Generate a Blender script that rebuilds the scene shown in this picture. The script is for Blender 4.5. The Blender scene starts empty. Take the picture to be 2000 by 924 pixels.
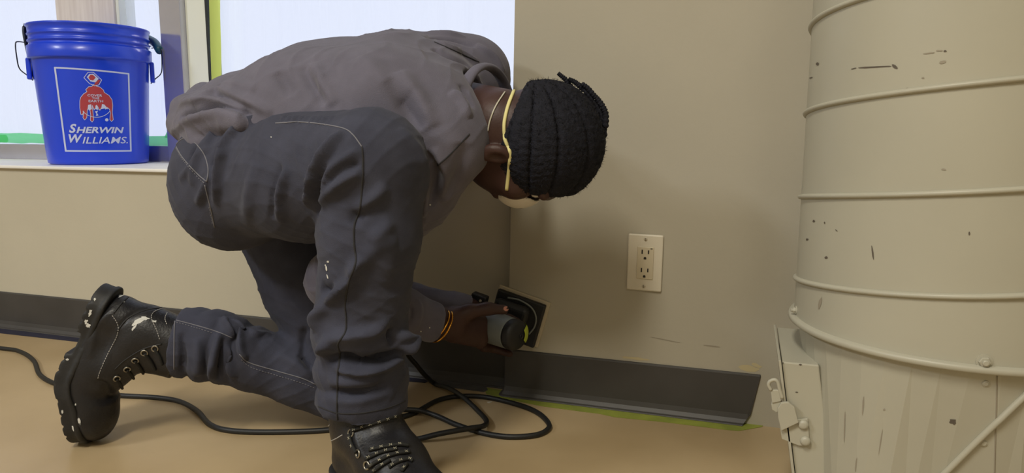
import bpy, bmesh, math, random
import numpy as np
from mathutils import Vector, Matrix
from mathutils.bvhtree import BVHTree
random.seed(7); np.random.seed(7)
S = bpy.context.scene
COL = S.collection

# ------------------------------------------------------------------ camera
FPX = 1400.0; PITCH = math.radians(8.33); YAW = math.radians(18.0); ROLL = math.radians(-0.22); CAMH = 0.573
FW = np.array([-math.sin(YAW)*math.cos(PITCH), math.cos(YAW)*math.cos(PITCH), -math.sin(PITCH)])
_r = np.array([math.cos(YAW), math.sin(YAW), 0.0]); _u = np.cross(_r, FW)
RT = _r*math.cos(ROLL) - _u*math.sin(ROLL); UP = _u*math.cos(ROLL) + _r*math.sin(ROLL)
CAM = np.array([0.0, 0.0, CAMH])
cd = bpy.data.cameras.new('camera'); cam = bpy.data.objects.new('camera', cd); COL.objects.link(cam)
cd.sensor_width = 36.0; cd.lens = FPX/2000.0*36.0; cd.clip_start = 0.02
M = Matrix(((RT[0], UP[0], -FW[0], 0), (RT[1], UP[1], -FW[1], 0), (RT[2], UP[2], -FW[2], CAMH), (0, 0, 0, 1)))
cam.matrix_world = M; S.camera = cam

# ------------------------------------------------------------------ world, lamps, exposure
S.view_settings.view_transform = 'Standard'; S.view_settings.look = 'None'; S.view_settings.gamma = 1.0
S.view_settings.use_curve_mapping = False; S.view_settings.exposure = 0.2
W = bpy.data.worlds.new('overcast_sky'); S.world = W; W.use_nodes = True
bg = W.node_tree.nodes['Background']; bg.inputs[0].default_value = (0.78, 0.84, 1.0, 1); bg.inputs[1].default_value = 1.0
def area(name, loc, target, sx, sy, power, col):
    l = bpy.data.lights.new(name, 'AREA'); l.shape = 'RECTANGLE'; l.size = sx; l.size_y = sy; l.energy = power; l.color = col
    o = bpy.data.objects.new(name, l); COL.objects.link(o); o.location = loc
    o.rotation_euler = (Vector(target)-Vector(loc)).to_track_quat('-Z', 'Y').to_euler(); return o
area('ceiling_lamp', (-0.55, -0.85, 2.66), (-0.55, -0.85, 0), 0.35, 0.9, 52.0, (1.0, 0.94, 0.80))
area('ceiling_lamp', (-2.9, -1.5, 2.66), (-2.9, -1.5, 0), 0.5, 1.0, 66.0, (0.94, 0.97, 1.0))
area('ceiling_lamp', (0.9, -1.9, 2.66), (0.9, -1.9, 0), 0.6, 1.2, 12.0, (1.0, 0.94, 0.80))

# ------------------------------------------------------------------ pixel helpers (a pixel of the photo and a real distance give a place)
def ray(px, py): return FW*FPX + RT*(px-1000.0) - UP*(py-462.0)
def D(px, py, d): return CAM + ray(px, py)/FPX*d
def PY(px, py, Y): r = ray(px, py); return CAM + r*(Y/r[1])
def PZ(px, py, z): r = ray(px, py); return CAM + r*((z-CAMH)/r[2])

# ------------------------------------------------------------------ materials
def lin(c): return tuple(((v/255.0)/12.92 if v/255.0 <= 0.04045 else ((v/255.0+0.055)/1.055)**2.4) for v in c)
MATS = {}
def mat(name, rgb, rough=0.6, metal=0.0, var=0.0, vscale=8.0, bump=0.0, bscale=200.0, spec=0.5, rgb2=None, sheen=0.0, stretch=None, coat=0.0, detail=4.0):
    m = bpy.data.materials.new(name); m.use_nodes = True; nt = m.node_tree; b = nt.nodes['Principled BSDF']
    c = lin(rgb); b.inputs['Base Color'].default_value = (*c, 1); b.inputs['Roughness'].default_value = rough
    b.inputs['Metallic'].default_value = metal; b.inputs['Specular IOR Level'].default_value = spec
    if sheen: b.inputs['Sheen Weight'].default_value = sheen; b.inputs['Sheen Roughness'].default_value = 0.4
    if coat: b.inputs['Coat Weight'].default_value = coat; b.inputs['Coat Roughness'].default_value = 0.15
    tc = nt.nodes.new('ShaderNodeTexCoord'); mp = nt.nodes.new('ShaderNodeMapping'); nt.links.new(tc.outputs['Object'], mp.inputs[0])
    if stretch: mp.inputs['Scale'].default_value = stretch
    if var > 0 or rgb2:
        n = nt.nodes.new('ShaderNodeTexNoise'); n.inputs['Scale'].default_value = vscale; n.inputs['Detail'].default_value = detail
        nt.links.new(mp.outputs[0], n.inputs[0])
        r = nt.nodes.new('ShaderNodeValToRGB'); nt.links.new(n.outputs[0], r.inputs[0])
        c2 = lin(rgb2) if rgb2 else tuple(v*(1-var) for v in c)
        r.color_ramp.elements[0].position = 0.32; r.color_ramp.elements[1].position = 0.68
        r.color_ramp.elements[0].color = (*c2, 1); r.color_ramp.elements[1].color = (*(c if rgb2 else tuple(min(1, v*(1+var*0.6)) for v in c)), 1)
        nt.links.new(r.outputs[0], b.inputs['Base Color'])
    if bump > 0:
        n2 = nt.nodes.new('ShaderNodeTexNoise'); n2.inputs['Scale'].default_value = bscale; n2.inputs['Detail'].default_value = 3
        nt.links.new(mp.outputs[0], n2.inputs[0])
        bp = nt.nodes.new('ShaderNodeBump'); bp.inputs['Strength'].default_value = bump; bp.inputs['Distance'].default_value = 0.002
        nt.links.new(n2.outputs[0], bp.inputs['Height']); nt.links.new(bp.outputs[0], b.inputs['Normal'])
    MATS[name] = m; return m
mat('wall_paint', (192, 186, 168), 0.75, var=0.05, vscale=2.5, bump=0.12, bscale=120)
mat('pier_paint', (178, 172, 156), 0.72, var=0.06, vscale=2.2, bump=0.12, bscale=120)
mat('ceiling_paint', (215, 212, 205), 0.9)
mat('sill_paint', (240, 240, 238), 0.5, var=0.03)
mat('floor', (190, 168, 132), 0.33, rgb2=(166, 144, 108), vscale=2.6, bump=0.06, bscale=30, detail=8)
mat('vinyl_base', (66, 64, 63), 0.5, var=0.12, vscale=12, bump=0.05)
mat('frame_metal', (196, 197, 212), 0.16, metal=0.7, var=0.05)
mat('frame_post', (232, 228, 230), 0.6, rgb2=(214, 208, 210), vscale=14, stretch=(6, 6, 0.3))
mat('frame_vinyl', (232, 238, 230), 0.5)
mat('gasket', (40, 44, 44), 0.7)
mat('blue_plastic', (20, 66, 225), 0.32, var=0.06, vscale=3, coat=0.2)
mat('grip_teal', (28, 84, 110), 0.4)
mat('wire_dark', (52, 56, 66), 0.35, metal=0.8)
mat('print_white', (196, 208, 246), 0.55)
mat('print_red', (172, 58, 70), 0.55)
mat('sweatshirt', (103, 101, 115), 0.95, var=0.10, vscale=26, bump=0.35, bscale=700, spec=0.12, sheen=0.18)
mat('denim', (66, 68, 82), 0.92, var=0.15, vscale=24, bump=0.4, bscale=900, spec=0.12, sheen=0.08)
mat('seam_thread', (116, 116, 124), 0.9)
mat('seam_dark', (44, 44, 48), 0.95)
mat('boot_leather', (27, 27, 31), 0.42, var=0.25, vscale=30, bump=0.25, bscale=260, spec=0.45)
mat('boot_rubber', (28, 28, 29), 0.6, var=0.2, vscale=40, bump=0.2, bscale=200)
mat('boot_cloth', (26, 26, 28), 0.85, bump=0.3, bscale=500)
mat('lace', (24, 24, 22), 0.8)
mat('lace_fleck', (190, 184, 160), 0.8)
mat('eyelet', (150, 146, 136), 0.3, metal=0.9)
mat('stitch_white', (170, 168, 165), 0.8)
mat('paint_white', (205, 205, 200), 0.6)
mat('skin', (64, 42, 38), 0.5, var=0.14, vscale=22, bump=0.15, bscale=300, spec=0.4)
mat('nail', (196, 138, 124), 0.35)
mat('hair', (27, 28, 37), 0.8, var=0.3, vscale=90, bump=0.8, bscale=420, spec=0.25)
mat('mask_white', (214, 208, 198), 0.8, bump=0.2, bscale=400)
mat('strap', (222, 214, 150), 0.7)
mat('strap_pale', (190, 186, 170), 0.7)
mat('gold', (232, 168, 70), 0.25, metal=1.0)
mat('tool_grey', (120, 126, 126), 0.5, var=0.08, vscale=30)
mat('tool_black', (27, 28, 32), 0.5, var=0.15, vscale=30)
mat('tool_lime', (188, 208, 60), 0.45)
mat('sandpaper', (196, 184, 160), 0.9, bump=0.3, bscale=900)
mat('cable', (26, 27, 28), 0.5)
mat('duct_paint', (176, 173, 157), 0.42, var=0.04, vscale=5, bump=0.05, bscale=40)
mat('scuff', (92, 84, 74), 0.7)
mat('scuff_soft', (150, 142, 126), 0.7)
mat('plate_white', (214, 207, 190), 0.4)
mat('recept', (206, 196, 172), 0.4)
mat('slot', (22, 18, 14), 0.6)
mat('screw', (186, 178, 160), 0.35, metal=0.4)
mat('tape_floor', (150, 158, 66), 0.7, rgb2=(128, 138, 58), vscale=20)
mat('tape_dark', (42, 42, 62), 0.7, var=0.25, vscale=50)
mat('grey_scrap', (84, 82, 82), 0.7, var=0.2, vscale=40)
mat('spackle', (190, 178, 142), 0.85)
mat('eye_white', (210, 205, 198), 0.3); mat('eye_dark', (20, 14, 12), 0.2)
def backlit(name, rgb, transp, trans=0.6, wave=False):
    m = bpy.data.materials.new(name); m.use_nodes = True; nt = m.node_tree; nt.nodes.clear()
    out = nt.nodes.new('ShaderNodeOutputMaterial'); mx = nt.nodes.new('ShaderNodeMixShader'); mx2 = nt.nodes.new('ShaderNodeMixShader')
    tr = nt.nodes.new('ShaderNodeBsdfTransparent'); tl = nt.nodes.new('ShaderNodeBsdfTranslucent'); df = nt.nodes.new('ShaderNodeBsdfDiffuse')
    c = (*lin(rgb), 1); tl.inputs[0].default_value = c; df.inputs[0].default_value = c
    tr.inputs[0].default_value = tuple(0.35+0.65*v for v in c[:3])+(1,) if not wave else (1, 1, 1, 1)
    mx2.inputs[0].default_value = trans; nt.links.new(df.outputs[0], mx2.inputs[1]); nt.links.new(tl.outputs[0], mx2.inputs[2])
    mx.inputs[0].default_value = transp; nt.links.new(mx2.outputs[0], mx.inputs[1]); nt.links.new(tr.outputs[0], mx.inputs[2])
    if wave:
        tc = nt.nodes.new('ShaderNodeTexCoord'); mp = nt.nodes.new('ShaderNodeMapping'); mp.inputs['Rotation'].default_value = (0, 0.5, 0); mp.inputs['Scale'].default_value = (14, 1, 0.7)
        nz = nt.nodes.new('ShaderNodeTexNoise'); nz.inputs['Scale'].default_value = 2.2; nz.inputs['Detail'].default_value = 6
        rp = nt.nodes.new('ShaderNodeValToRGB'); rp.color_ramp.elements[0].position = 0.3; rp.color_ramp.elements[1].position = 0.5
        rp.color_ramp.elements[0].color = (transp-0.07,)*3+(1,); rp.color_ramp.elements[1].color = (transp,)*3+(1,)
        nt.links.new(tc.outputs['Object'], mp.inputs[0]); nt.links.new(mp.outputs[0], nz.inputs[0]); nt.links.new(nz.outputs[0], rp.inputs[0]); nt.links.new(rp.outputs[0], mx.inputs[0])
    nt.links.new(mx.outputs[0], out.inputs[0]); MATS[name] = m
backlit('film', (232, 236, 248), 0.72, 0.75, True)
backlit('tape_green', (178, 244, 200), 0.4, 0.8)
backlit('tape_yellow', (240, 246, 165), 0.35, 0.8)
def glassmat():
    m = bpy.data.materials.new('pane'); m.use_nodes = True; nt = m.node_tree; nt.nodes.clear()
    out = nt.nodes.new('ShaderNodeOutputMaterial'); mx = nt.nodes.new('ShaderNodeMixShader'); tr = nt.nodes.new('ShaderNodeBsdfTransparent'); gl = nt.nodes.new('ShaderNodeBsdfGlossy')
    gl.inputs['Roughness'].default_value = 0.05; mx.inputs[0].default_value = 0.06
    nt.links.new(tr.outputs[0], mx.inputs[1]); nt.links.new(gl.outputs[0], mx.inputs[2]); nt.links.new(mx.outputs[0], out.inputs[0]); MATS['pane'] = m
glassmat()

# ------------------------------------------------------------------ object helpers
WLOC = {}
def put(name, V, Fc, m, parent=None, smooth=False, label=None, cat=None, group=None, kind=None, base=False):
    V = np.asarray(V, dtype=np.float64).reshape(-1, 3)
    if len(V) == 0: return None
    lo, hi = V.min(0), V.max(0); c = (lo+hi)/2
    if base: c[2] = lo[2]
    me = bpy.data.meshes.new(name)
    Vl = (V-c).astype(np.float32)
    if isinstance(Fc, np.ndarray):
        n, k = Fc.shape; me.vertices.add(len(Vl)); me.vertices.foreach_set('co', Vl.ravel())
        me.loops.add(n*k); me.loops.foreach_set('vertex_index', Fc.astype(np.int32).ravel())
        me.polygons.add(n); me.polygons.foreach_set('loop_start', np.arange(0, n*k, k, dtype=np.int32))
        me.update(calc_edges=True)
    else:
        me.from_pydata([tuple(v) for v in Vl], [], [tuple(int(i) for i in f) for f in Fc]); me.update()
    me.validate()
    if smooth: me.polygons.foreach_set('use_smooth', [True]*len(me.polygons))
    me.materials.append(MATS[m])
    o = bpy.data.objects.new(name, me); COL.objects.link(o); o.location = c; WLOC[o.name] = Vector(c)
    adopt(o, parent); tag(o, label, cat, group, kind); return o
def adopt(o, parent):
    if parent is not None:
        o.parent = parent; o.matrix_parent_inverse = Matrix.Translation(-WLOC[parent.name])
def tag(o, label=None, cat=None, group=None, kind=None):
    if label: o['label'] = label
    if cat: o['category'] = cat
    if group: o['group'] = group
    if kind: o['kind'] = kind
def root(name, loc, label, cat, group=None):
    o = bpy.data.objects.new(name, None); COL.objects.link(o); o.location = loc; o.empty_display_size = 0.05; WLOC[o.name] = Vector(loc)
    tag(o, label, cat, group); return o
class MB:
    def __init__(s): s.v = []; s.f = []
    def add(s, V, Fc):
        b = len(s.v); s.v += [tuple(map(float, v)) for v in V]; s.f += [tuple(int(i)+b for i in f) for f in Fc]; return s
    def box(s, x0, x1, y0, y1, z0, z1):
        V = [(x, y, z) for x in (x0, x1) for y in (y0, y1) for z in (z0, z1)]
        return s.add(V, [(0, 1, 3, 2), (4, 6, 7, 5), (0, 4, 5, 1), (2, 3, 7, 6), (0, 2, 6, 4), (1, 5, 7, 3)])
    def put(s, name, m, parent=None, **k): return put(name, s.v, s.f, m, parent, **k)
def bevel(o, w=0.002, seg=2, ang=0.6):
    b = o.modifiers.new('bevel', 'BEVEL'); b.width = w; b.segments = seg; b.limit_method = 'ANGLE'; b.angle_limit = ang; return o
def nrm(v): v = np.asarray(v, float); return v/max(1e-9, np.linalg.norm(v))
def obox(c, ax, ay, az, sx, sy, sz):
    c = np.asarray(c, float); V = [c+ax*sx*i+ay*sy*j+az*sz*k for i in (-.5, .5) for j in (-.5, .5) for k in (-.5, .5)]
    F = [(0, 1, 3, 2), (4, 6, 7, 5), (0, 4, 5, 1), (2, 3, 7, 6), (0, 2, 6, 4), (1, 5, 7, 3)]
    if np.dot(np.cross(ax, ay), az) < 0: F = [f[::-1] for f in F]
    return V, F
def spline(P, n=8, closed=False):
    P = [np.asarray(p, float) for p in P]; out = []; N = len(P)
    for i in range(N if closed else N-1):
        p0 = P[(i-1) % N] if (closed or i > 0) else 2*P[0]-P[1]; p1 = P[i]; p2 = P[(i+1) % N]
        p3 = P[(i+2) % N] if (closed or i+2 < N) else 2*P[-1]-P[-2]
        for t in np.linspace(0, 1, n, endpoint=False):
            out.append(0.5*((2*p1)+(-p0+p2)*t+(2*p0-5*p1+4*p2-p3)*t*t+(-p0+3*p1-3*p2+p3)*t**3))
    if not closed: out.append(P[-1])
    return np.array(out)
def tube(P, r, seg=8, closed=False, flat=1.0, up=None):
    P = np.asarray(P, float); N = len(P); rr = np.broadcast_to(np.asarray(r, float), (N,))
    T = np.zeros_like(P)
    if closed: T = np.roll(P, -1, 0)-np.roll(P, 1, 0)
    else: T[1:-1] = P[2:]-P[:-2]; T[0] = P[1]-P[0]; T[-1] = P[-1]-P[-2]
    T /= np.maximum(1e-9, np.linalg.norm(T, axis=1))[:, None]
    a = np.array([0, 0, 1.0]) if abs(T[0][2]) < 0.9 else np.array([1.0, 0, 0])
    if up is not None: a = np.asarray(up, float)
    n = nrm(np.cross(T[0], a)); V = []
    for i in range(N):
        if up is not None: n = nrm(np.cross(T[i], a))
        else: n = nrm(n-T[i]*np.dot(n, T[i]))
        b = np.cross(T[i], n)
        for j in range(seg):
            t = 2*math.pi*j/seg; V.append(P[i]+rr[i]*(n*math.cos(t)+b*flat*math.sin(t)))
    F = []
    for i in range(N if closed else N-1):
        for j in range(seg):
            k = (i+1) % N; F.append((i*seg+j, i*seg+(j+1) % seg, k*seg+(j+1) % seg, k*seg+j))
    if not closed: F.append(tuple(range(seg))[::-1]); F.append(tuple((N-1)*seg+j for j in range(seg)))
    return V, F
def lathe(prof, seg=64, c=(0, 0, 0), ax=(0, 0, 1), close=True):
    ax = nrm(ax); a = np.array([1.0, 0, 0]) if abs(ax[0]) < 0.9 else np.array([0, 1.0, 0]); u = nrm(a-ax*np.dot(a, ax)); w = np.cross(ax, u); c = np.asarray(c, float)
    V = []; F = []; n = len(prof)
    for r, z in prof:
        for j in range(seg):
            t = 2*math.pi*j/seg; V.append(c+ax*z+(u*math.cos(t)+w*math.sin(t))*r)
    for i in range(n-1):
        for j in range(seg): k = (j+1) % seg; F.append((i*seg+j, i*seg+k, (i+1)*seg+k, (i+1)*seg+j))
    if close: F.append(tuple(range(seg))[::-1]); F.append(tuple((n-1)*seg+j for j in range(seg)))
    return V, F

# ------------------------------------------------------------------ sculpting: distance field + surface nets
class Field:
    def __init__(s, lo, hi, vs):
        s.lo = np.asarray(lo, float); s.vs = vs; s.n = np.ceil((np.asarray(hi, float)-s.lo)/vs).astype(int)+1
        s.a = np.full(s.n, 1.0, np.float32)
    def sub(s, c0, c1):
        i0 = np.clip(np.floor((np.asarray(c0)-s.lo)/s.vs).astype(int), 0, s.n-1); i1 = np.clip(np.ceil((np.asarray(c1)-s.lo)/s.vs).astype(int)+1, 1, s.n)
        i1 = np.maximum(i1, i0+1)
        g = [(s.lo[k]+np.arange(i0[k], i1[k])*s.vs).astype(np.float32) for k in range(3)]
        return tuple(slice(i0[k], i1[k]) for k in range(3)), g[0][:, None, None], g[1][None, :, None], g[2][None, None, :]
    def blend(s, sl, d, k, op):
        o = s.a[sl]
        if op == 'add':
            h = np.clip(0.5+0.5*(o-d)/k, 0, 1); s.a[sl] = o+(d-o)*h-k*h*(1-h)
        else:
            h = np.clip(0.5-0.5*(o+d)/k, 0, 1); s.a[sl] = o+(-d-o)*h+k*h*(1-h)
    def cap(s, a, b, ra, rb, k=0.02, side=None, w=1.0, op='add'):
        a = np.asarray(a, float); b = np.asarray(b, float); m = max(ra, rb)*max(w, 1)+k+0.025
        sl, X, Y, Z = s.sub(np.minimum(a, b)-m, np.maximum(a, b)+m)
        e = b-a; L = max(1e-9, e@e); dx = X-a[0]; dy = Y-a[1]; dz = Z-a[2]
        t = np.clip((dx*e[0]+dy*e[1]+dz*e[2])/L, 0, 1); qx = dx-t*e[0]; qy = dy-t*e[1]; qz = dz-t*e[2]
        d2 = qx*qx+qy*qy+qz*qz
        if side is not None:
            sd = nrm(side); qs = qx*sd[0]+qy*sd[1]+qz*sd[2]; d2 = d2+qs*qs*(1/(w*w)-1)
        s.blend(sl, np.sqrt(np.maximum(d2, 0))-(ra+(rb-ra)*t), k, op); return s
    def chain(s, P, R, k=0.02, side=None, w=1.0, op='add'):
        for i in range(len(P)-1): s.cap(P[i], P[i+1], R[i], R[i+1], k, side, w if np.isscalar(w) else w[i], op)
        return s
    def ell(s, c, A, r, k=0.02, op='add'):
        c = np.asarray(c, float); A = np.asarray(A, float); m = max(r)+k+0.02
        sl, X, Y, Z = s.sub(c-m, c+m); dx = X-c[0]; dy = Y-c[1]; dz = Z-c[2]; k0 = 0; k1 = 0
        for i in range(3):
            q = dx*A[i][0]+dy*A[i][1]+dz*A[i][2]; k0 = k0+(q/r[i])**2; k1 = k1+(q/r[i]**2)**2
        k0 = np.sqrt(k0); k1 = np.sqrt(k1)+1e-6
        s.blend(sl, k0*(k0-1)/k1, k, op); return s
    def cut(s, p, n, rad, k=0.004):
        p = np.asarray(p, float); n = nrm(n); sl, X, Y, Z = s.sub(p-rad, p+rad)
        d = (X-p[0])*n[0]+(Y-p[1])*n[1]+(Z-p[2])*n[2]
        rr = np.sqrt((X-p[0])**2+(Y-p[1])**2+(Z-p[2])**2)
        o = s.a[sl]; s.a[sl] = np.where(rr < rad, np.maximum(o, d), o); return s
    def mesh(s):
        a = s.a; n = s.n; neg = a < 0
        cnt = np.zeros(n-1, np.int8)
        for i in (0, 1):
            for j in (0, 1):
                for k in (0, 1): cnt += neg[i:n[0]-1+i, j:n[1]-1+j, k:n[2]-1+k]
        act = (cnt > 0) & (cnt < 8); I, J, K = np.nonzero(act); N = len(I)
        idx = np.full(n-1, -1, np.int32); idx[I, J, K] = np.arange(N)
        cor = {}
        for i in (0, 1):
            for j in (0, 1):
                for k in (0, 1): cor[(i, j, k)] = a[I+i, J+j, K+k]
        acc = np.zeros((N, 3)); w = np.zeros(N)
        for (p, q) in [(p, q) for p in cor for q in cor if p < q and sum(abs(p[t]-q[t]) for t in range(3)) == 1]:
            A = cor[p]; B = cor[q]; cr = (A < 0) != (B < 0); t = np.where(cr, A/np.where(cr, A-B, 1), 0)
            for ax in range(3): acc[:, ax] += np.where(cr, p[ax]+t*(q[ax]-p[ax]), 0)
            w += cr
        P = acc/w[:, None]+np.stack([I, J, K], 1); V = s.lo+P*s.vs; Q = []
        for ax in range(3):
            u, v = (ax+1) % 3, (ax+2) % 3
            s0 = [slice(None)]*3; s1 = [slice(None)]*3; s0[ax] = slice(0, n[ax]-1); s1[ax] = slice(1, n[ax])
            A = neg[tuple(s0)]; B = neg[tuple(s1)]; E = np.stack(np.nonzero(A != B), 1)
            E = E[(E[:, u] > 0) & (E[:, v] > 0) & (E[:, u] < n[u]-1) & (E[:, v] < n[v]-1)]
            fl = A[E[:, 0], E[:, 1], E[:, 2]]
            def at(du, dv):
                C = E.copy(); C[:, u] -= du; C[:, v] -= dv; return idx[C[:, 0], C[:, 1], C[:, 2]]
            q = np.stack([at(1, 1), at(0, 1), at(0, 0), at(1, 0)], 1); q[~fl] = q[~fl][:, ::-1]; Q.append(q)
        return V, np.concatenate(Q).astype(np.int32)
def vnormals(V, Q):
    n = np.cross(V[Q[:, 2]]-V[Q[:, 0]], V[Q[:, 3]]-V[Q[:, 1]]); N = np.zeros_like(V)
    for k in range(4):
        for ax in range(3): N[:, ax] += np.bincount(Q[:, k], n[:, ax], len(V))
    return N/np.maximum(1e-12, np.linalg.norm(N, axis=1))[:, None]
def relax(V, Q, it=2, f=0.5):
    E = np.concatenate([Q[:, [0, 1]], Q[:, [1, 2]], Q[:, [2, 3]], Q[:, [3, 0]]]); deg = np.bincount(E[:, 0], minlength=len(V))+np.bincount(E[:, 1], minlength=len(V))
    for _ in range(it):
        A = np.stack([np.bincount(E[:, 0], V[E[:, 1], ax], len(V))+np.bincount(E[:, 1], V[E[:, 0], ax], len(V)) for ax in range(3)], 1)/np.maximum(1, deg)[:, None]
        V = V+(A-V)*f
    return V
class Sculpt:
    """a garment or body surface; folds and seams are found on it by sighting from where the photo was taken and then live on the surface"""
    def __init__(s, fld, it=2):
        V, Q = fld.mesh(); s.V = relax(V, Q, it); s.Q = Q; s.refresh()
    def refresh(s):
        s.N = vnormals(s.V, s.Q); s.bvh = BVHTree.FromPolygons([tuple(v) for v in s.V], s.Q.tolist())
    def hit(s, px, py):
        r = nrm(ray(px, py)); h = s.bvh.ray_cast(Vector(CAM), Vector(r))
        return None if h[0] is None else (np.array(h[0]), np.array(h[1]))
    def line(s, pts, step=7.0, smooth=True):
        P = spline([(x, y, 0) for x, y in pts], 10) if (smooth and len(pts) > 2) else np.concatenate([np.linspace((*pts[i], 0), (*pts[i+1], 0), 12) for i in range(len(pts)-1)])
        out = []
        for p in P:
            h = s.hit(p[0], p[1])
            if h is not None and (not out or 0.0015 < np.linalg.norm(h[0]-out[-1][0])):
                if out and np.linalg.norm(h[0]-out[-1][0]) > 0.09: continue
                out.append(h)
        return out
    def fold(s, pts, w=0.012, amp=0.006, taper=True, sharp=False):
        L = s.line(pts)
        if len(L) < 2: return
        P = np.array([h[0] for h in L]); n = len(P)
        lo = P.min(0)-3*w; hi = P.max(0)+3*w; sel = np.nonzero(((s.V > lo) & (s.V < hi)).all(1))[0]
        if len(sel) == 0: return
        X = s.V[sel]; best = np.full(len(sel), 1e9); tt = np.zeros(len(sel))
        for i in range(n-1):
            e = P[i+1]-P[i]; l2 = max(1e-12, e@e); t = np.clip(((X-P[i])@e)/l2, 0, 1); d = np.linalg.norm(X-P[i]-t[:, None]*e, axis=1)
            m = d < best; best[m] = d[m]; tt[m] = (i+t[m])/(n-1)
        g = np.exp(-(best/w)) if sharp else np.exp(-(best/w)**2)
        if taper: g = g*np.clip(np.sin(np.pi*np.clip(tt, 0.0, 1)), 0, 1)**0.5
        s.V[sel] += s.N[sel]*(amp*g)[:, None]
    def seam(s, pts, r=0.0012, off=0.0004, flat=1.0, seg=5):
        L = s.line(pts)
        if len(L) < 2: return None
        return tube([h[0]+h[1]*off for h in L], r, seg)
    def stitches(s, pts, dash=0.004, gap=0.003, r=0.0008):
        L = s.line(pts); mb = MB()
        if len(L) < 2: return mb
        P = np.array([h[0]+h[1]*0.0008 for h in L]); c = np.concatenate([[0], np.cumsum(np.linalg.norm(np.diff(P, axis=0), axis=1))]); x = 0
        while x+dash < c[-1]:
            a = [np.interp(x, c, P[:, k]) for k in range(3)]; b = [np.interp(x+dash, c, P[:, k]) for k in range(3)]
            mb.add(*tube([a, b], r, 4)); x += dash+gap
        return mb
    def splat(s, px, py, w, h, ang=0.0, n=9, off=0.0006, rough=0.35):
        c, sn = math.cos(ang), math.sin(ang); V = []; c0 = s.hit(px, py)
        if c0 is None: return None
        V.append(c0[0]+c0[1]*off)
        for i in range(n):
            t = 2*math.pi*i/n; q = 1-rough*random.random(); x = w/2*q*math.cos(t); y = h/2*q*math.sin(t)
            hh = s.hit(px+x*c-y*sn, py+x*sn+y*c)
            V.append((hh[0]+hh[1]*off) if hh is not None and np.linalg.norm(hh[0]-c0[0]) < 0.08 else c0[0]+c0[1]*off)
        return V, [(0, i+1, (i+1) % n+1) for i in range(n)]
    def put(s, name, m, parent, **k): return put(name, s.V, s.Q, m, parent, smooth=True, **k)
class Patch(Sculpt):
    def __init__(s, V, F):
        s.V = np.asarray(V, float); s.bvh = BVHTree.FromPolygons([tuple(v) for v in s.V], [tuple(f) for f in F])

# ================================================================== THE ROOM
YP = 1.433      # face of the pier
YL = 1.480      # face of the low wall under the windows
YF = 1.800      # window frames
ZS = 0.475      # window sill
XE = -0.461     # left edge of the pier
XL, XR, YB, ZC = -5.0, 2.4, -3.4, 2.7
MB().box(XL, XR, YB, 2.0, -0.1, 0.0).put('floor', 'floor', kind='structure', label='smooth tan mottled floor under the kneeling worker')
MB().box(XL, XR, YB, 2.0, ZC, ZC+0.1).put('ceiling', 'ceiling_paint', kind='structure', label='plain pale ceiling above the room')
w = MB(); w.box(XL, XR, YL, 2.0, 0.0, ZS-0.009)
w.box(XL, XR, 1.70, 2.0, 2.25, ZC); w.box(XL, -3.3, 1.70, 2.0, ZS-0.009, 2.25); w.box(-0.25, XR, 1.70, 2.0, ZS-0.009, 2.25)
w.put('wall_back', 'wall_paint', kind='structure', label='greige painted low wall under the bright windows')
# the pier: its left arris leans slightly
p = MB(); xa, xb = XE-0.014, XE+0.030
V = [(xa, YP, 0), (XR, YP, 0), (XR, YP, ZC), (xb, YP, ZC), (xa, 1.70, 0), (XR, 1.70, 0), (XR, 1.70, ZC), (xb, 1.70, ZC)]
p.add(V, [(0, 1, 2, 3), (5, 4, 7, 6), (4, 0, 3, 7), (1, 5, 6, 2), (0, 4, 5, 1), (3, 2, 6, 7)])
o = p.put('wall_pier', 'pier_paint', kind='structure', label='greige painted pier wall with the electrical outlet'); pier = o
MB().box(XL-0.1, XL, YB, 2.0, 0, ZC).put('wall_left', 'wall_paint', kind='structure', label='side wall of the room beyond the left edge')
MB().box(XR, XR+0.1, YB, 2.0, 0, ZC).put('wall_right', 'wall_paint', kind='structure', label='side wall of the room beyond the duct')
MB().box(XL, XR, YB-0.1, YB, 0, ZC).put('wall_front', 'wall_paint', kind='structure', label='wall of the room facing the windows')
bevel(MB().box(-3.3, XE+0.02, 1.468, YF+0.06, ZS-0.009, ZS).put('trim_1', 'sill_paint', kind='structure', label='white painted window sill carrying the blue bucket'), 0.003)
# cove base: upright face, concave toe lying out on the floor
def cove(x0, x1, yw, name, lab, zt=0.105, wrap=False, clip=None):
    prof = [(0.0, zt), (-0.0035, zt-0.001), (-0.0045, zt-0.004), (-0.0045, 0.022), (-0.007, 0.012), (-0.012, 0.005), (-0.017, 0.0025), (-0.017, 0.0), (0.0, 0.0)]
    xs = [x0, x1]; V = []; n = len(prof)
    path = [((x0, yw), (0, 1)), ((x1, yw), (0, 1))]
    if wrap:
        path = [((x0, yw+0.06), (1, 0)), ((x0, yw+0.012), (1, 0))]
        for k in range(1, 7):
            a = math.pi/2*k/7; path.append(((x0, yw), (math.cos(a), math.sin(a))))
        path += [((x0+0.012, yw), (0, 1)), ((x1, yw), (0, 1))]
    for (q, nn) in path:
        for (d, z) in prof: V.append((q[0]+nn[0]*d, q[1]+nn[1]*d, z))
    F = []
    for i in range(len(path)-1):
        for j in range(n): k = (j+1) % n; F.append((i*n+j, i*n+k, (i+1)*n+k, (i+1)*n+j))
    F.append(tuple(range(n))[::-1]); F.append(tuple((len(path)-1)*n+j for j in range(n)))
    V = np.array(V)
    if clip is not None:                       # the torn right end: toe cut back at an angle
        e = V[-n:]
        for j in range(n):
            if e[j][2] < 0.03: e[j][0] -= clip*(1-e[j][2]/0.03)+0.008
        V[-n:] = e
    return put(name, V, F, 'vinyl_base', kind='structure', label=lab)
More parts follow.
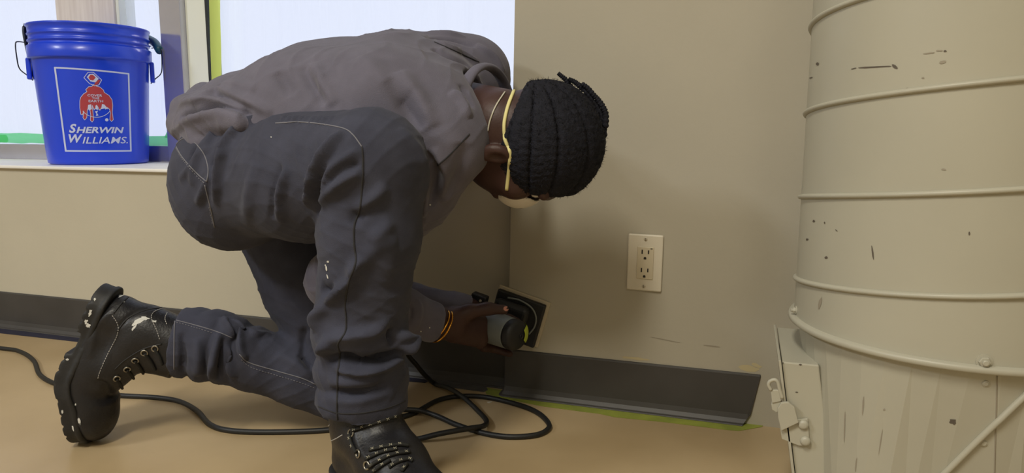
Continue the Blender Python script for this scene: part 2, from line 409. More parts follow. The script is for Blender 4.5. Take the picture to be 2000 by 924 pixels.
bevel(cove(-4.9, XE-0.03, YL, 'baseboard_back', 'dark grey vinyl cove base along the low wall', 0.108), 0.0008, 1)
bevel(cove(XE-0.016, 0.047, YP, 'baseboard_pier', 'dark grey vinyl cove base wrapping the pier corner', 0.105, True, 0.022), 0.0008, 1)

# ------------------------------------------------------------------ windows
XW = [PY(q, 100, YF)[0] for q in (122, 240, 325, 365, 405, 408.5, 430)]
def window(n, x0, x1, lab):
    r = root('window_%d' % n, ((x0+x1)/2, YF, ZS), lab, None); r['kind'] = 'structure'
    bevel(MB().box(x0, x1, YF, YF+0.05, ZS, ZS+0.05).put('bottom_rail', 'frame_metal', r), 0.002)
    MB().box(x0, x1, YF+0.042, YF+0.048, ZS+0.05, 2.25).put('pane', 'pane', r)
    nx, nz = max(6, int((x1-x0)/0.05)), 36; V = []; F = []
    for i in range(nx+1):
        for j in range(nz+1):
            x = x0+(x1-x0)*i/nx; z = ZS+0.045+(2.25-ZS-0.045)*j/nz; e = min(1, 8*j/nz, 8*(nz-j)/nz)
            V.append((x, YF+0.022+e*0.008*(math.sin(x*23+z*7)+math.sin(x*9-z*11+1)), z))
    for i in range(nx):
        for j in range(nz): a = i*(nz+1)+j; F.append((a, a+nz+1, a+nz+2, a+1))
    put('plastic_film', V, F, 'film', r, smooth=True, label='cloudy plastic sheet taped over the glass'); return r
window(1, -3.3, XW[0]+0.02, 'window covered in cloudy plastic left of the grey post')
window(2, XW[1]-0.02, XW[2]+0.01, 'narrow window covered in cloudy plastic right of the bucket')
w3 = window(3, XW[4], -0.25, 'wide window covered in cloudy plastic behind the worker')
t = root('trim_2', ((XW[0]+XW[1])/2, YF-0.01, ZS), 'wide grey-brown window post behind the blue bucket', None); t['kind'] = 'structure'
bevel(MB().box(XW[0], XW[1]-0.012, YF-0.012, YF+0.06, ZS, 2.25).put('post_board', 'frame_post', t), 0.002)
bevel(MB().box(XW[1]-0.012, XW[1], YF-0.004, YF+0.06, ZS, 2.25).put('edge_strip', 'frame_vinyl', t), 0.002)
t = root('trim_3', ((XW[2]+XW[3])/2, YF-0.02, ZS), 'slim blue-grey metal window mullion right of the bucket', None); t['kind'] = 'structure'
bevel(MB().box(XW[2], XW[3], YF-0.02, YF+0.06, ZS, 2.25).put('metal_stile', 'frame_metal', t), 0.002)
bevel(MB().box(XW[3], XW[4], YF+0.002, YF+0.06, ZS, 2.25).put('white_stile', 'frame_vinyl', t), 0.002)
MB().box(XW[4], XW[5], YF-0.001, YF+0.05, ZS, 2.25).put('gasket', 'gasket', t)
def tape(name, pts, Y, th, m, lab, cat='tape', group=None, grp=None):
    V = [PY(x, y, Y) for x, y in pts]; n = len(V); V2 = [v+np.array([0, -th, 0]) for v in V]
    F = [tuple(range(n)), tuple(range(2*n-1, n-1, -1))]+[(i, n+i, n+(i+1) % n, (i+1) % n) for i in range(n)]
    return put(name, V+V2, F, m, label=lab, cat=cat, group=group)
tape('painters_tape', [(430, -25), (430, 30), (432, 90), (433, 175), (414, 175), (411, 90), (408.5, 0), (408, -25)], YF-0.002, 0.0006, 'tape_yellow', 'yellow-green tape running up the white window stile')
tape('painters_tape', [(-560, 247), (15, 260.5), (40, 259.6), (88, 262), (88, 280.5), (60, 279), (44, 280.5), (20, 279), (-560, 262)], YF-0.003, 0.0006, 'tape_green', 'green tape along the window bottom left of the bucket')
tape('painters_tape', [(290, 266), (322, 265.5), (345, 266), (345, 285.5), (318, 284.6), (290, 285)], YF-0.003, 0.0006, 'tape_green', 'green tape along the window bottom right of the bucket')
tape('tape_scrap', [(-20, 263), (12, 263.5), (15, 268), (16, 274), (14, 278.5), (-20, 278)], YF-0.005, 0.0008, 'tape_green', 'darker green tape overlap at the photo left edge')
tape('tape_scrap', [(322, 267), (326, 258), (333, 266), (342, 266), (342, 268), (322, 269)], YF-0.005, 0.0008, 'tape_green', 'small torn green tape peak beside the worker hip')

# ================================================================== BLUE BUCKET
bx, by = PY(195, 315, 1.655)[0], 1.655; BZ = ZS+0.0005
bucket = root('paint_bucket', (bx, by, BZ), 'blue plastic paint bucket standing on the white window sill', 'bucket')
HB = 0.388; R0, R1 = 0.131, 0.149
def rb(z): return R0+(R1-R0)*min(1, z/0.30)
prof = [(R0-0.008, 0.0), (R0-0.001, 0.004), (R0, 0.012)]+[(rb(z), z) for z in np.linspace(0.03, 0.292, 10)]
prof += [(0.1495, 0.2935), (0.1565, 0.294), (0.1575, 0.298), (0.158, 0.328), (0.1545, 0.3305), (0.1505, 0.333), (0.1505, 0.339), (0.1545, 0.3405), (0.1550, 0.3445), (0.1515, 0.347), (0.1515, 0.357), (0.1545, 0.3585), (0.1550, 0.362), (0.1525, 0.3645), (0.153, 0.380), (0.1565, 0.3825), (0.157, HB-0.002), (0.155, HB), (0.150, HB), (0.1455, HB-0.01), (0.1445, 0.30), (0.127, 0.02), (0.12, 0.008)]
put('body', *lathe([(r, z+BZ) for r, z in prof], 96, (bx, by, 0), close=True), 'blue_plastic', bucket, smooth=True)
AC = math.atan2(-by, -bx)          # towards where one stands
def onb(u, v, off=0.0006):
    r = rb(v)+off; a = AC+math.asin(max(-.95, min(.95, u/r))); return (bx+r*math.cos(a), by+r*math.sin(a), BZ+v)
def wrapmesh(polys, name, m, off=0.0006, parent=None, step=0.004, label=None):
    bm = bmesh.new()
    for P in polys:
        vs = [bm.verts.new((x, y, 0)) for x, y in P]
        try: bm.faces.new(vs)
        except ValueError: pass
    bmesh.ops.triangulate(bm, faces=bm.faces[:])
    xs = [v.co.x for v in bm.verts]; x = min(xs)+step
    while x < max(xs):
        bmesh.ops.bisect_plane(bm, geom=bm.verts[:]+bm.edges[:]+bm.faces[:], plane_co=(x, 0, 0), plane_no=(1, 0, 0)); x += step
    bm.verts.index_update(); V = [onb(v.co.x, v.co.y, off) for v in bm.verts]; F = [[v.index for v in f.verts] for f in bm.faces]; bm.free()
    return put(name, V, F, m, parent, label=label)
SC = 5.43*655.0
def zc(x, y): return ((x-(378+0.070*(y-90)))/SC, (318-(130+y/5.43))/655.0)
def ribbon(P, wd, closed=True):
    P = [np.array(q, float) for q in P]; n = len(P); out = []
    for i in range(n if closed else n-1):
        a, b = P[i], P[(i+1) % n]; d = nrm(b-a); nn = np.array([-d[1], d[0]])*wd/2; a = a-d*wd*0.3; b = b+d*wd*0.3
        out.append([a+nn, b+nn, b-nn, a-nn])
    return out
lab = wrapmesh(ribbon([zc(62, 80), zc(692, 112), zc(718, 885), zc(148, 880)], 0.0042), 'label_frame', 'print_white', 0.0005, bucket, label='white printed rectangle around the emblem')
RED = [(270, 395), (277, 360), (300, 327), (330, 305), (320, 285), (345, 256), (372, 252), (386, 232), (404, 232), (412, 250), (440, 256), (472, 285), (477, 306), (520, 335), (545, 375), (552, 430), (548, 500), (557, 572), (542, 590), (527, 572), (532, 505), (524, 470), (505, 452), (490, 470), (466, 436), (440, 482), (416, 436), (392, 478), (376, 436), (384, 540), (388, 575), (374, 597), (358, 578), (362, 530), (350, 440), (334, 480), (328, 556), (311, 578), (296, 556), (303, 490), (292, 528), (278, 524), (270, 460)]
CAN = [(305, 172), (338, 121), (385, 117), (455, 187), (432, 236), (396, 246), (352, 226)]
wrapmesh([[zc(*q) for q in RED]], 'emblem_paint', 'print_red', 0.0006, bucket, 0.003)
wrapmesh(ribbon([zc(*q) for q in RED], 0.0013)+ribbon([zc(*q) for q in CAN], 0.0016)+ribbon([zc(410+138*math.cos(a), 418+132*math.sin(a)) for a in np.linspace(0.55, 2.55, 14)], 0.0014, False), 'emblem_outline', 'print_white', 0.0009, bucket, 0.003)
wrapmesh([[zc(*q) for q in [(330, 165), (350, 135), (384, 130), (430, 176), (404, 214), (360, 205)]]], 'emblem_can', 'print_white', 0.0008, bucket, 0.003)
wrapmesh([[zc(*q) for q in [(344, 168), (360, 142), (382, 142), (404, 166), (382, 196), (356, 190)]], [zc(*q) for q in [(392, 236), (402, 212), (430, 184), (444, 190), (426, 228), (404, 238)]]], 'emblem_can_label', 'print_red', 0.0011, bucket, 0.003)
wrapmesh([[zc(*q) for q in P] for P in ([(340, 432), (366, 424), (372, 470), (352, 486), (336, 470)], [(402, 438), (416, 428), (428, 478), (404, 472)], [(458, 420), (478, 424), (514, 470), (484, 462), (452, 470)], [(398, 494), (424, 486), (416, 508), (428, 532), (406, 536), (412, 516)])], 'emblem_land', 'print_white', 0.0010, bucket, 0.003)
def text(s, x0, x1, yb, yt, name, m, off=0.001, shear=0.0, bold=0.03):
    cu = bpy.data.curves.new('t', 'FONT'); cu.body = s; cu.shear = shear; cu.offset = bold; cu.resolution_u = 3
    ob = bpy.data.objects.new('t', cu); COL.objects.link(ob); bpy.context.view_layer.update()
    me = bpy.data.meshes.new_from_object(ob.evaluated_get(bpy.context.evaluated_depsgraph_get()))
    vs = np.array([v.co[:2] for v in me.vertices]); fs = [list(p.vertices) for p in me.polygons]
    bpy.data.objects.remove(ob); bpy.data.curves.remove(cu); bpy.data.meshes.remove(me)
    lo, hi = vs.min(0), vs.max(0); U = (vs-lo)/(hi-lo)
    V = []
    for q in U:
        y = yb+(yt-yb)*q[1]; x = x0+(x1-x0)*q[0]; V.append(onb(*zc(x, y), off))
    return put(name, V, fs, m, bucket)
text('S', 178, 240, 703, 616, 'lettering', 'print_white', shear=0.2); text('HERWIN', 240, 652, 706, 644, 'lettering', 'print_white', shear=0.2)
text('W', 172, 292, 800, 716, 'lettering', 'print_white', shear=0.2); text('ILLIAMS.', 292, 690, 808, 742, 'lettering', 'print_white', shear=0.2, bold=0.006)
text('COVER', 334, 460, 349, 327, 'lettering', 'print_white', 0.0012, bold=0.01); text('THE', 372, 436, 376, 355, 'lettering', 'print_white', 0.0012, bold=0.01); text('EARTH', 344, 468, 404, 382, 'lettering', 'print_white', 0.0012, bold=0.01)
wrapmesh([[zc(500+15*math.cos(a), 574+15*math.sin(a)) for a in np.linspace(0, 2*math.pi, 12, endpoint=False)]], 'registered_mark', 'print_white', 0.0008, bucket, 0.003)
# bail: wire from both ears, the plastic grip hanging behind the rim
E1 = -nrm((math.cos(AC+math.pi/2-0.12), math.sin(AC+math.pi/2-0.12), 0)); BK = nrm((-math.cos(AC), -math.sin(AC), 0)); BC = np.array([bx, by, BZ])
for sgn in (1, -1):
    e = E1*sgn; P = [BC+e*0.150+np.array([0, 0, .236]), BC+e*0.163+np.array([0, 0, .25]), BC+e*0.180+np.array([0, 0, .268]), BC+e*0.184+np.array([0, 0, .30]), BC+e*0.184+np.array([0, 0, .335]), BC+e*0.178+BK*0.01+np.array([0, 0, .343]), BC+e*0.162+BK*0.05+np.array([0, 0, .345])]
    put('bail_wire', *tube(spline(P, 5), 0.0017, 6), 'wire_dark', bucket, smooth=True)
    V, F = obox(BC+e*0.156+np.array([0, 0, .268]), e, np.cross((0, 0, 1), e), np.array([0, 0, 1.0]), 0.012, 0.03, 0.06)
    bevel(put('ear', V, F, 'blue_plastic', bucket), 0.003)
arc = [BC+(E1*math.cos(a)+BK*math.sin(a))*0.168+np.array([0, 0, 0.345+0.02*math.sin(a)]) for a in np.linspace(0.3, math.pi-0.3, 24)]
put('bail_wire', *tube(arc, 0.0017, 6), 'wire_dark', bucket, smooth=True)
gp = [BC-E1*0.158+BK*0.085+np.array([0, 0, .375]), BC-E1*0.172+BK*0.045+np.array([0, 0, .360]), BC-E1*0.181+BK*0.005+np.array([0, 0, .334])]
put('grip', *tube(spline(gp, 6), 0.0125, 12), 'grip_teal', bucket, smooth=True)
st = [BC+E1*0.156+BK*0.012+np.array([0, 0, .392]), BC+E1*0.160+BK*0.006+np.array([0, 0, .37]), BC+E1*0.158+BK*0.0+np.array([0, 0, .33]), BC+E1*0.152-BK*0.0+np.array([0, 0, .27]), BC+E1*0.145+np.array([0, 0, .235])]
put('strap', *tube(spline(st, 6), [0.006]*3+list(np.linspace(0.008, 0.002, 22)), 10, flat=0.6), 'wire_dark', bucket, smooth=True)

# ================================================================== SPIRAL DUCT AND HOPPER
dc = np.array([0.294, 1.194, 0.0]); RD = 0.210; ZFL = 0.288
duct = root('spiral_duct', (dc[0], dc[1], 0.0), 'large cream painted spiral duct with hopper beside the pier', 'duct')
Vd, Fd = lathe([(RD, ZFL), (RD, 2.69)], 160, dc, close=False)
put('duct_shell', Vd, Fd, 'duct_paint', duct, smooth=True); dpatch = Patch(*lathe([(RD, z) for z in np.linspace(ZFL, 1.2, 20)], 160, dc, close=False))
# helical lock seam: silhouette sits at angle TA; height there from the photograph
TA = math.atan2(1.209-dc[1], 0.085-dc[0]); z540 = PY(1549, 541, 1.209)[2]; PITCHH = 0.1285
hel = []
for a in np.arange(-0.62*2*math.pi, 2*math.pi*17, math.radians(5)):
    z = z540+PITCHH*a/(2*math.pi)
    if ZFL+0.003 < z < 2.68: hel.append(dc+np.array([RD*math.cos(TA+a), RD*math.sin(TA+a), z]))
V, F = tube(hel, 0.0054, 8, flat=0.75, up=(0, 0, 1)); put('lock_seam', V, F, 'duct_paint', duct, smooth=True)
fl = put('flange_ring', *lathe([(RD-0.002, ZFL+0.004), (RD+0.007, ZFL+0.003), (RD+0.0085, ZFL), (RD+0.0085, ZFL-0.004), (RD+0.006, ZFL-0.006), (RD-0.004, ZFL-0.006)], 128, dc, close=False), 'duct_paint', duct, smooth=True)
# round-to-square hopper, flat facets
HS = 0.158; NSEG = 40; top = []; bot = []
for i in range(NSEG):
    a = 2*math.pi*(i+0.5)/NSEG; top.append(dc+np.array([(RD-0.006)*math.cos(a), (RD-0.006)*math.sin(a), ZFL-0.004]))
    q = max(abs(math.cos(a)), abs(math.sin(a))); rr = HS/q; rr = min(rr, HS*1.22)
    g = (math.floor(a/(math.pi/2))+0.5)*math.pi/2; dev = a-g; a2 = g+math.copysign(min(abs(dev)*1.25, math.pi/4) if abs(dev) > 0.05 else dev*0.4, dev)
    bot.append(dc+np.array([rr*math.cos(a), rr*math.sin(a), 0.0005]))
F = []
for i in range(NSEG):
    k = (i+1) % NSEG
    F += [(i, NSEG+i, NSEG+k), (i, NSEG+k, k)] if (i // 5) % 2 == 0 else [(i, NSEG+i, k), (NSEG+i, NSEG+k, k)]
put('hopper', top+bot, F, 'duct_paint', duct); hpatch = Patch(top+bot, F)
for (pts, r, nm) in [([(1947, 733), (1946, 800), (1944, 860), (1942, 945)], 0.0009, 'hopper_seam')]:
    sm = hpatch.seam(pts, r, 0.0); put(nm, *sm, 'scuff_soft', duct, smooth=True)
sm = hpatch.seam([(2040, 735), (2000, 772), (1950, 820), (1900, 868), (1830, 938)], 0.0042, 0.002, seg=8); put('brace_rod', *sm, 'duct_paint', duct, smooth=True)
def boltat(patch, px, py, r, hgt, name='bolt', hexa=True, parent=None):
    h = patch.hit(px, py)
    if h is None: return
    n = h[1]*(-1 if np.dot(h[1], ray(px, py)) > 0 else 1)
    mb = MB(); mb.add(*lathe([(r*1.35, -0.001), (r*1.35, 0.0012), (r, 0.0014)], 16, h[0], n)); mb.add(*lathe([(r, 0.0), (r, hgt*0.8), (r*0.85, hgt)], 6 if hexa else 12, h[0], n))
    if hexa: mb.add(*lathe([(r*0.55, hgt*0.6), (r*0.55, hgt*1.5), (r*0.4, hgt*1.6)], 10, h[0], n))
    return mb.put(name, 'duct_paint', parent or duct)
boltat(dpatch, 1922, 706, 0.0068, 0.006); boltat(dpatch, 1555, 606, 0.005, 0.005)
for q in ((1925, 749), (1921, 866)): boltat(hpatch, *q, 0.003, 0.002, 'rivet', False)
# scuffs
mb = MB()
for (x, y, ww, hh, a) in [(1708, 131, 78, 3.5, -0.05), (1748, 130, 16, 7, 0.5), (1668, 134, 14, 2.5, -0.25), (1597, 125, 7, 7, 0.4), (1581, 153, 18, 3, -0.3), (1590, 432, 6, 6, 0), (1611, 435, 3, 5, 0), (1634, 450, 8, 2, 0.7), (1577, 468, 6, 5, 0), (1614, 503, 7, 6, 0), (1705, 494, 4, 40, -0.12), (1893, 456, 4, 8, 0), (1846, 100, 8, 5, 0)]:
    r = dpatch.splat(x, y, ww, hh, a)
    if r: mb.add(*r)
mb.put('scuff_marks', 'scuff', duct, label='dark scratches and chips in the cream paint', kind='stuff')
mb = MB()
for (x, y, ww, hh, a) in [(1815, 104, 28, 3, -0.1), (1835, 99, 14, 3, 0), (1842, 121, 18, 7, -0.3), (1602, 592, 7, 26, 0.2), (1803, 152, 7, 4, 0), (1843, 331, 12, 4, 0.1), (1772, 173, 6, 4, 0)]:
    r = dpatch.splat(x, y, ww, hh, a)
    if r: mb.add(*r)
for (x, y, ww, hh, a) in [(1686, 790, 4, 50, 0.08), (1650, 830, 3, 78, 0.03), (1720, 862, 3, 60, 0.15), (1672, 908, 3, 40, 0.1), (1727, 800, 5, 6, 0)]:
    r = hpatch.splat(x, y, ww, hh, a)
    if r: mb.add(*r)
mb.put('scuff_marks', 'scuff_soft', duct, label='faint smudges in the cream paint', kind='stuff')
r = hpatch.splat(1860, 823, 18, 15, 0, 11, rough=0.5); put('scuff_marks', *r, 'scuff', duct)
# access hatch box on the left of the hopper, leaning with the hopper wall
hx = nrm((1.0, 0, 0)); lean = 0.165
def HB_(x, y, z): return np.array([x+(0.238-z)*lean, y, z])
def lbox(x0, x1, y0, y1, z0, z1):
    V = [HB_(x, y, z) for x in (x0, x1) for y in (y0, y1) for z in (z0, z1)]
    return V, [(0, 1, 3, 2), (4, 6, 7, 5), (0, 4, 5, 1), (2, 3, 7, 6), (0, 2, 6, 4), (1, 5, 7, 3)]
hatch = bevel(put('access_hatch', *lbox(0.0645, 0.115, 1.095, 1.295, 0.015, 0.238), 'duct_paint', duct, label='cream box hatch with toggle latch'), 0.002)
bevel(put('hatch_door', *lbox(0.0595, 0.0635, 1.090, 1.300, 0.010, 0.241), 'duct_paint', hatch), 0.001)
hb = Patch(*lbox(0.0645, 0.115, 1.095, 1.295, 0.015, 0.238))
def plate(pts, Y, th, name, par, bw=0.001):
    V = [PY(x, y, Y) for x, y in pts]; n = len(V); V2 = [v+np.array([0, th, 0]) for v in V]
    F = [tuple(range(n)), tuple(range(2*n-1, n-1, -1))]+[(i, n+i, n+(i+1) % n, (i+1) % n) for i in range(n)]
    return bevel(put(name, V+V2, F, 'duct_paint', par), bw)
plate([(1523, 833), (1552, 820), (1578, 818), (1582, 872), (1560, 871), (1527, 858)], 1.090, 0.004, 'latch_bracket', hatch)
plate([(1519, 798), (1526, 787), (1540, 786), (1552, 796), (1556, 812), (1560, 826), (1526, 842), (1520, 818)], 1.083, 0.006, 'latch_lever', hatch)
plate([(1506, 790), (1512, 783), (1524, 783), (1532, 792), (1530, 802), (1516, 806), (1508, 801)], 1.089, 0.010, 'latch_pivot', hatch)
plate([(1505, 762), (1522, 762), (1526, 784), (1508, 788)], 1.087, 0.006, 'latch_link', hatch)
hk = [PY(x, y, 1.088) for x, y in [(1506, 762), (1501, 752), (1504, 745), (1513, 742), (1519, 747), (1523, 762), (1528, 778)]]
put('latch_hook', *tube(spline(hk, 5), 0.0028, 8), 'duct_paint', hatch, smooth=True)
for q in ((1569, 829), (1573, 861)):
    c = PY(*q, 1.0905); put('bolt', *lathe([(0.0075, 0), (0.0075, 0.002), (0.006, 0.0045), (0.003, 0.0055)], 16, c, (0, -1, 0)), 'duct_paint', hatch, smooth=True)
mb = MB()
for (x, y, ww, hh) in [(1556, 766, 6, 3), (1528, 709, 6, 4), (1563, 712, 7, 4), (1530, 736, 3, 3)]:
    r = hb.splat(x, y, ww, hh)
    if r: mb.add(*r)
mb.put('chips', 'scuff', hatch, kind='stuff')

# ================================================================== OUTLET
oc = PY(1259.5, 513, YP-0.003); ol = root('electrical_outlet', (oc[0], YP, oc[2]-0.057), 'cream two-socket electrical outlet on the pier wall', 'outlet')
tilt = 0.012; AX = np.array([math.cos(tilt), 0, -math.sin(tilt)]); AZ = np.array([math.sin(tilt), 0, math.cos(tilt)]); AY = np.array([0, 1.0, 0])
def ob(u, v, w_, h_, y0, y1, name, m, par, bw=0.001):
    V, F = obox(oc+AX*u+AZ*v+AY*((y0+y1)/2-oc[1]), AX, AY, AZ, w_, y1-y0, h_); o = put(name, V, F, m, par); return bevel(o, bw) if bw else o
ob(0, 0, 0.070, 0.115, YP-0.0062, YP-0.0002, 'cover_plate', 'plate_white', ol, 0.0028)
rc = ob(0.001, 0.0, 0.033, 0.0655, YP-0.0085, YP-0.004, 'receptacle', 'recept', ol, 0.0012)
for v in (0.0195, -0.0175):
    for u, hh in ((-0.0055, 0.0085), (0.0072, 0.0075)): ob(u, v+0.003, 0.0025, hh, YP-0.0089, YP-0.006, 'blade_slot', 'slot', rc, 0)
    c = oc+AX*0.0006+AZ*(v-0.0095)
    P = [(0.0026*math.cos(a), 0.0026*math.sin(a)) for a in np.linspace(0, math.pi, 9)]+[(-0.0026, -0.0025), (0.0026, -0.0025)]
    V = [c+AX*x+AZ*y+AY*(YP-0.0089-c[1]) for x, y in P]+[c+AX*x+AZ*y+AY*(YP-0.006-c[1]) for x, y in P]; n = len(P)
    put('ground_slot', V, [tuple(range(n))[::-1]]+[(i, (i+1) % n, n+(i+1) % n, n+i) for i in range(n)], 'slot', rc)
ob(0.0128, 0.0295, 0.004, 0.002, YP-0.0089, YP-0.006, 'indicator_light', 'scuff', rc, 0)
for v in (0.048, -0.048):
    sc = put('screw', *lathe([(0.0034, 0), (0.0034, 0.0012), (0.0024, 0.0017)], 16, oc+AZ*v+AY*(YP-0.0062-oc[1]), (0, -1, 0)), 'screw', ol)
    V, F = obox(oc+AZ*v+AY*(YP-0.0078-oc[1]), AX, AY, AZ, 0.0009, 0.0006, 0.006); put('screw_slot', V, F, 'slot', sc)

# ================================================================== FLOOR TAPE, SCRAPS, WALL PATCHES, CORD
def flat(name, pts, th, m, lab, cat):
    V = [PZ(x, y, 0.0003) for x, y in pts]; n = len(V); V2 = [v+np.array([0, 0, th]) for v in V]
    F = [tuple(range(n))[::-1], tuple(range(n, 2*n))]+[(i, (i+1) % n, n+(i+1) % n, n+i) for i in range(n)]
    o = put(name, V+V2, F, m, label=lab, cat=cat); return o
flat('masking_tape', [(945, 757), (984, 763), (1000, 772), (1030, 777), (1200, 797), (1460, 826), (1493, 829), (1488, 834), (1443, 842), (1420, 840), (1300, 825), (1200, 815), (1168, 808), (1150, 806), (1060, 794), (1000, 782), (950, 770)], 0.0006, 'tape_floor', 'yellow-green masking tape stuck along the pier base', 'tape')
flat('tape_strip', [(-900, 533), (-200, 618), (0, 641.5), (165, 661), (400, 689), (640, 718), (790, 736), (840, 744), (830, 748), (780, 744), (640, 728), (400, 697), (160, 669), (0, 651), (-200, 629), (-900, 546)], 0.0008, 'tape_dark', 'dark navy tape strip along the low wall base', 'tape')
flat('plastic_scrap', [(846, 743), (870, 746), (950, 757), (953, 763), (945, 766), (900, 760), (866, 755), (850, 748)], 0.0015, 'grey_scrap', 'grey torn scrap lying by the cove base', 'scrap')
flat('paint_chip', [(951, 785.5), (956, 784.8), (962, 785), (958, 787), (953, 787.4)], 0.0008, 'plate_white', 'tiny pale paint chip lying inside the cord loop', 'chip')
mb = MB(); pp = Patch([(XE-0.02, YP, 0), (0.2, YP, 0), (0.2, YP, 1), (XE-0.02, YP, 1)], [(0, 1, 2, 3)])
for (x, y, ww, hh, a) in [(1462, 720, 50, 16, 0.1), (1478, 714, 24, 10, 0.3), (1240, 700, 60, 7, 0.1)]:
    h = [pp.hit(x+ww/2*(1-0.3*random.random())*math.cos(t)*math.cos(a), y+hh/2*(1-0.4*random.random())*math.sin(t)+ww/2*math.cos(t)*math.sin(a))[0]+np.array([0, -0.0004, 0]) for t in np.linspace(0, 2*math.pi, 15, endpoint=False)]
    mb.add(h, [tuple(range(15))])
mb.put('spackle_patch', 'spackle', pier, kind='stuff', label='pale smears of filler above the cove base')
mb = MB()
for (x, y, ww, hh, a) in [(1390, 676, 34, 3, 0.12), (1300, 664, 60, 2, 0.2)]:
    h = [pp.hit(x+ww/2*math.cos(t), y+hh/2*math.sin(t)+ww/2*math.cos(t)*math.sin(a))[0]+np.array([0, -0.0004, 0]) for t in np.linspace(0, 2*math.pi, 12, endpoint=False)]
    mb.add(h, [tuple(range(12))])
mb.put('wall_scuff', 'scuff_soft', pier, kind='stuff')
RC = 0.0052
cp = [(-900, 640), (-500, 632), (-160, 664), (0, 680), (40, 687), (66, 705), (78, 732), (110, 750), (170, 762), (230, 772), (300, 776), (350, 784), (385, 803), (410, 829), (450, 841), (530, 844), (640, 840), (720, 828), (800, 810), (855, 782), (900, 774), (950, 776), (1010, 790), (1050, 806), (1072, 828), (1066, 842), (1040, 851), (990, 853), (940, 845), (890, 829), (850, 815), (810, 810), (760, 815), (730, 835), (760, 852), (805, 859), (860, 857), (915, 848), (944, 838), (950, 822), (935, 804), (905, 785), (875, 766), (850, 750)]
P = []
for i, (x, y) in enumerate(cp): P.append(PZ(x, y, RC))
lift = {36: 0.010, 37: 0.011, 38: 0.006, 41: 0.010, 42: 0.010, 31: 0.010, 32: 0.011, 30: 0.004}
P = [q+np.array([0, 0, lift.get(i, 0.0)]) for i, q in enumerate(P)]
P += [PY(832, 735, 1.40), PY(815, 715, 1.38), PY(795, 688, 1.36), PY(800, 650, 1.33)+np.array([0, 0, 0.0])]
P += [PY(860, 618, 1.385), PY(925, 625, 1.40)]
put('extension_cord', *tube(spline(P, 8), RC, 10), 'cable', smooth=True, label='black rubber power cord looping across the tan floor', cat='cord', base=True)

# ================================================================== THE PERSON
person = root('person', (-0.75, 1.1, 0.0), 'person in grey sweatshirt and jeans kneeling to sand the wall', 'person')
RH = np.array([-.86, 1.05, .49]); LH = np.array([-.90, 1.21, .46]); RK = D(728, 320, 1.03); LK = D(690, 768, 1.405)
HC = D(1062, 278, 1.17)
cu = nrm(RT*0.975-UP*0.10-FW*0.14); cf = -UP*0.93+FW*0.36; cf = nrm(cf-cu*np.dot(cf, cu)); cl = np.cross(cf, cu)
if np.dot(cl, FW) > 0: cl = -cl
HA = np.array([cu, cf, cl])
def hd(u, f, l=0.0): return HC+cu*u+cf*f+cl*l
CC = D(946, 234, 1.225); CN = nrm(RT*0.86-FW*0.48-UP*0.10)          # collar centre and direction
RS, RE, RW = D(866, 275, 1.14), D(655, 548, 1.24), D(860, 632, 1.375)
LS, LE, LW = D(918, 150, 1.40), D(690, 586, 1.455), D(893, 606, 1.475)

# ---- body: one skin under the clothes
B = Field((-1.22, 0.80, 0.0), (-0.20, 1.46, 0.80), 0.0032)
B.chain([D(490, 290, 1.33), D(620, 245, 1.31), D(770, 228, 1.28), D(850, 218, 1.27)], [.080, .080, .085, .062], 0.04, np.array([0.1, 1, 0.2]), 1.25)
B.chain([RH, D(600, 345, 1.14), RK], [.08, .075, .055], 0.02).chain([RK, D(712, 560, 1.07), D(710, 850, 1.12)], [.045, .036, .032], 0.02)
B.chain([LH, LK], [.075, .05], 0.02).chain([LK+np.array([0, 0, .008]), D(500, 703, 1.365), D(300, 660, 1.335)], [.045, .040, .034], 0.02)
B.chain([RS, RE, RW], [.055, .042, .027], 0.02).chain([LS, LE, LW], [.055, .042, .027], 0.02)
B.chain([RW, D(885, 634, 1.39)], [.027, .026], 0.012, UP, 1.12)
# neck and head
B.cap(D(890, 226, 1.25), hd(-.075, -.020), .062, .062, 0.02)
B.ell(hd(0, 0), HA, (.092, .0925, .076), 0.01)
B.ell(hd(-.062, .034), HA, (.060, .062, .057), 0.03)
B.ell(hd(-.100, .050), HA, (.022, .024, .026), 0.02)
B.cap(hd(-.006, .088), hd(-.034, .106), .008, .0125, 0.012)
for s in (-1, 1):
    B.cap(hd(.012, .084, s*.012), hd(.010, .074, s*.048), .009, .010, 0.012)      # brow
    B.ell(hd(-.004, .084, s*.031), HA, (.012, .014, .017), 0.012, 'cut')          # eye socket
    B.ell(hd(-.038, .068, s*.040), HA, (.02, .018, .02), 0.02)                    # cheek
    B.cap(hd(-.038, .102, s*.010), hd(-.036, .096, s*.013), .0075, .007, 0.006)
    E1_ = np.array([cu, nrm(cf*0.94-cl*s*0.35), nrm(cl*s*0.94+cf*0.35)])
    B.ell(hd(-.066, .006, s*.072), E1_, (.026, .017, .011), 0.005); B.ell(hd(-.061, .012, s*.082), E1_, (.015, .008, .008), 0.003, 'cut')
    B.ell(hd(-.085, .008, s*.073), HA, (.010, .010, .007), 0.006)
B.cap(hd(-.070, .090, -.02), hd(-.070, .090, .02), .008, .008, 0.008)
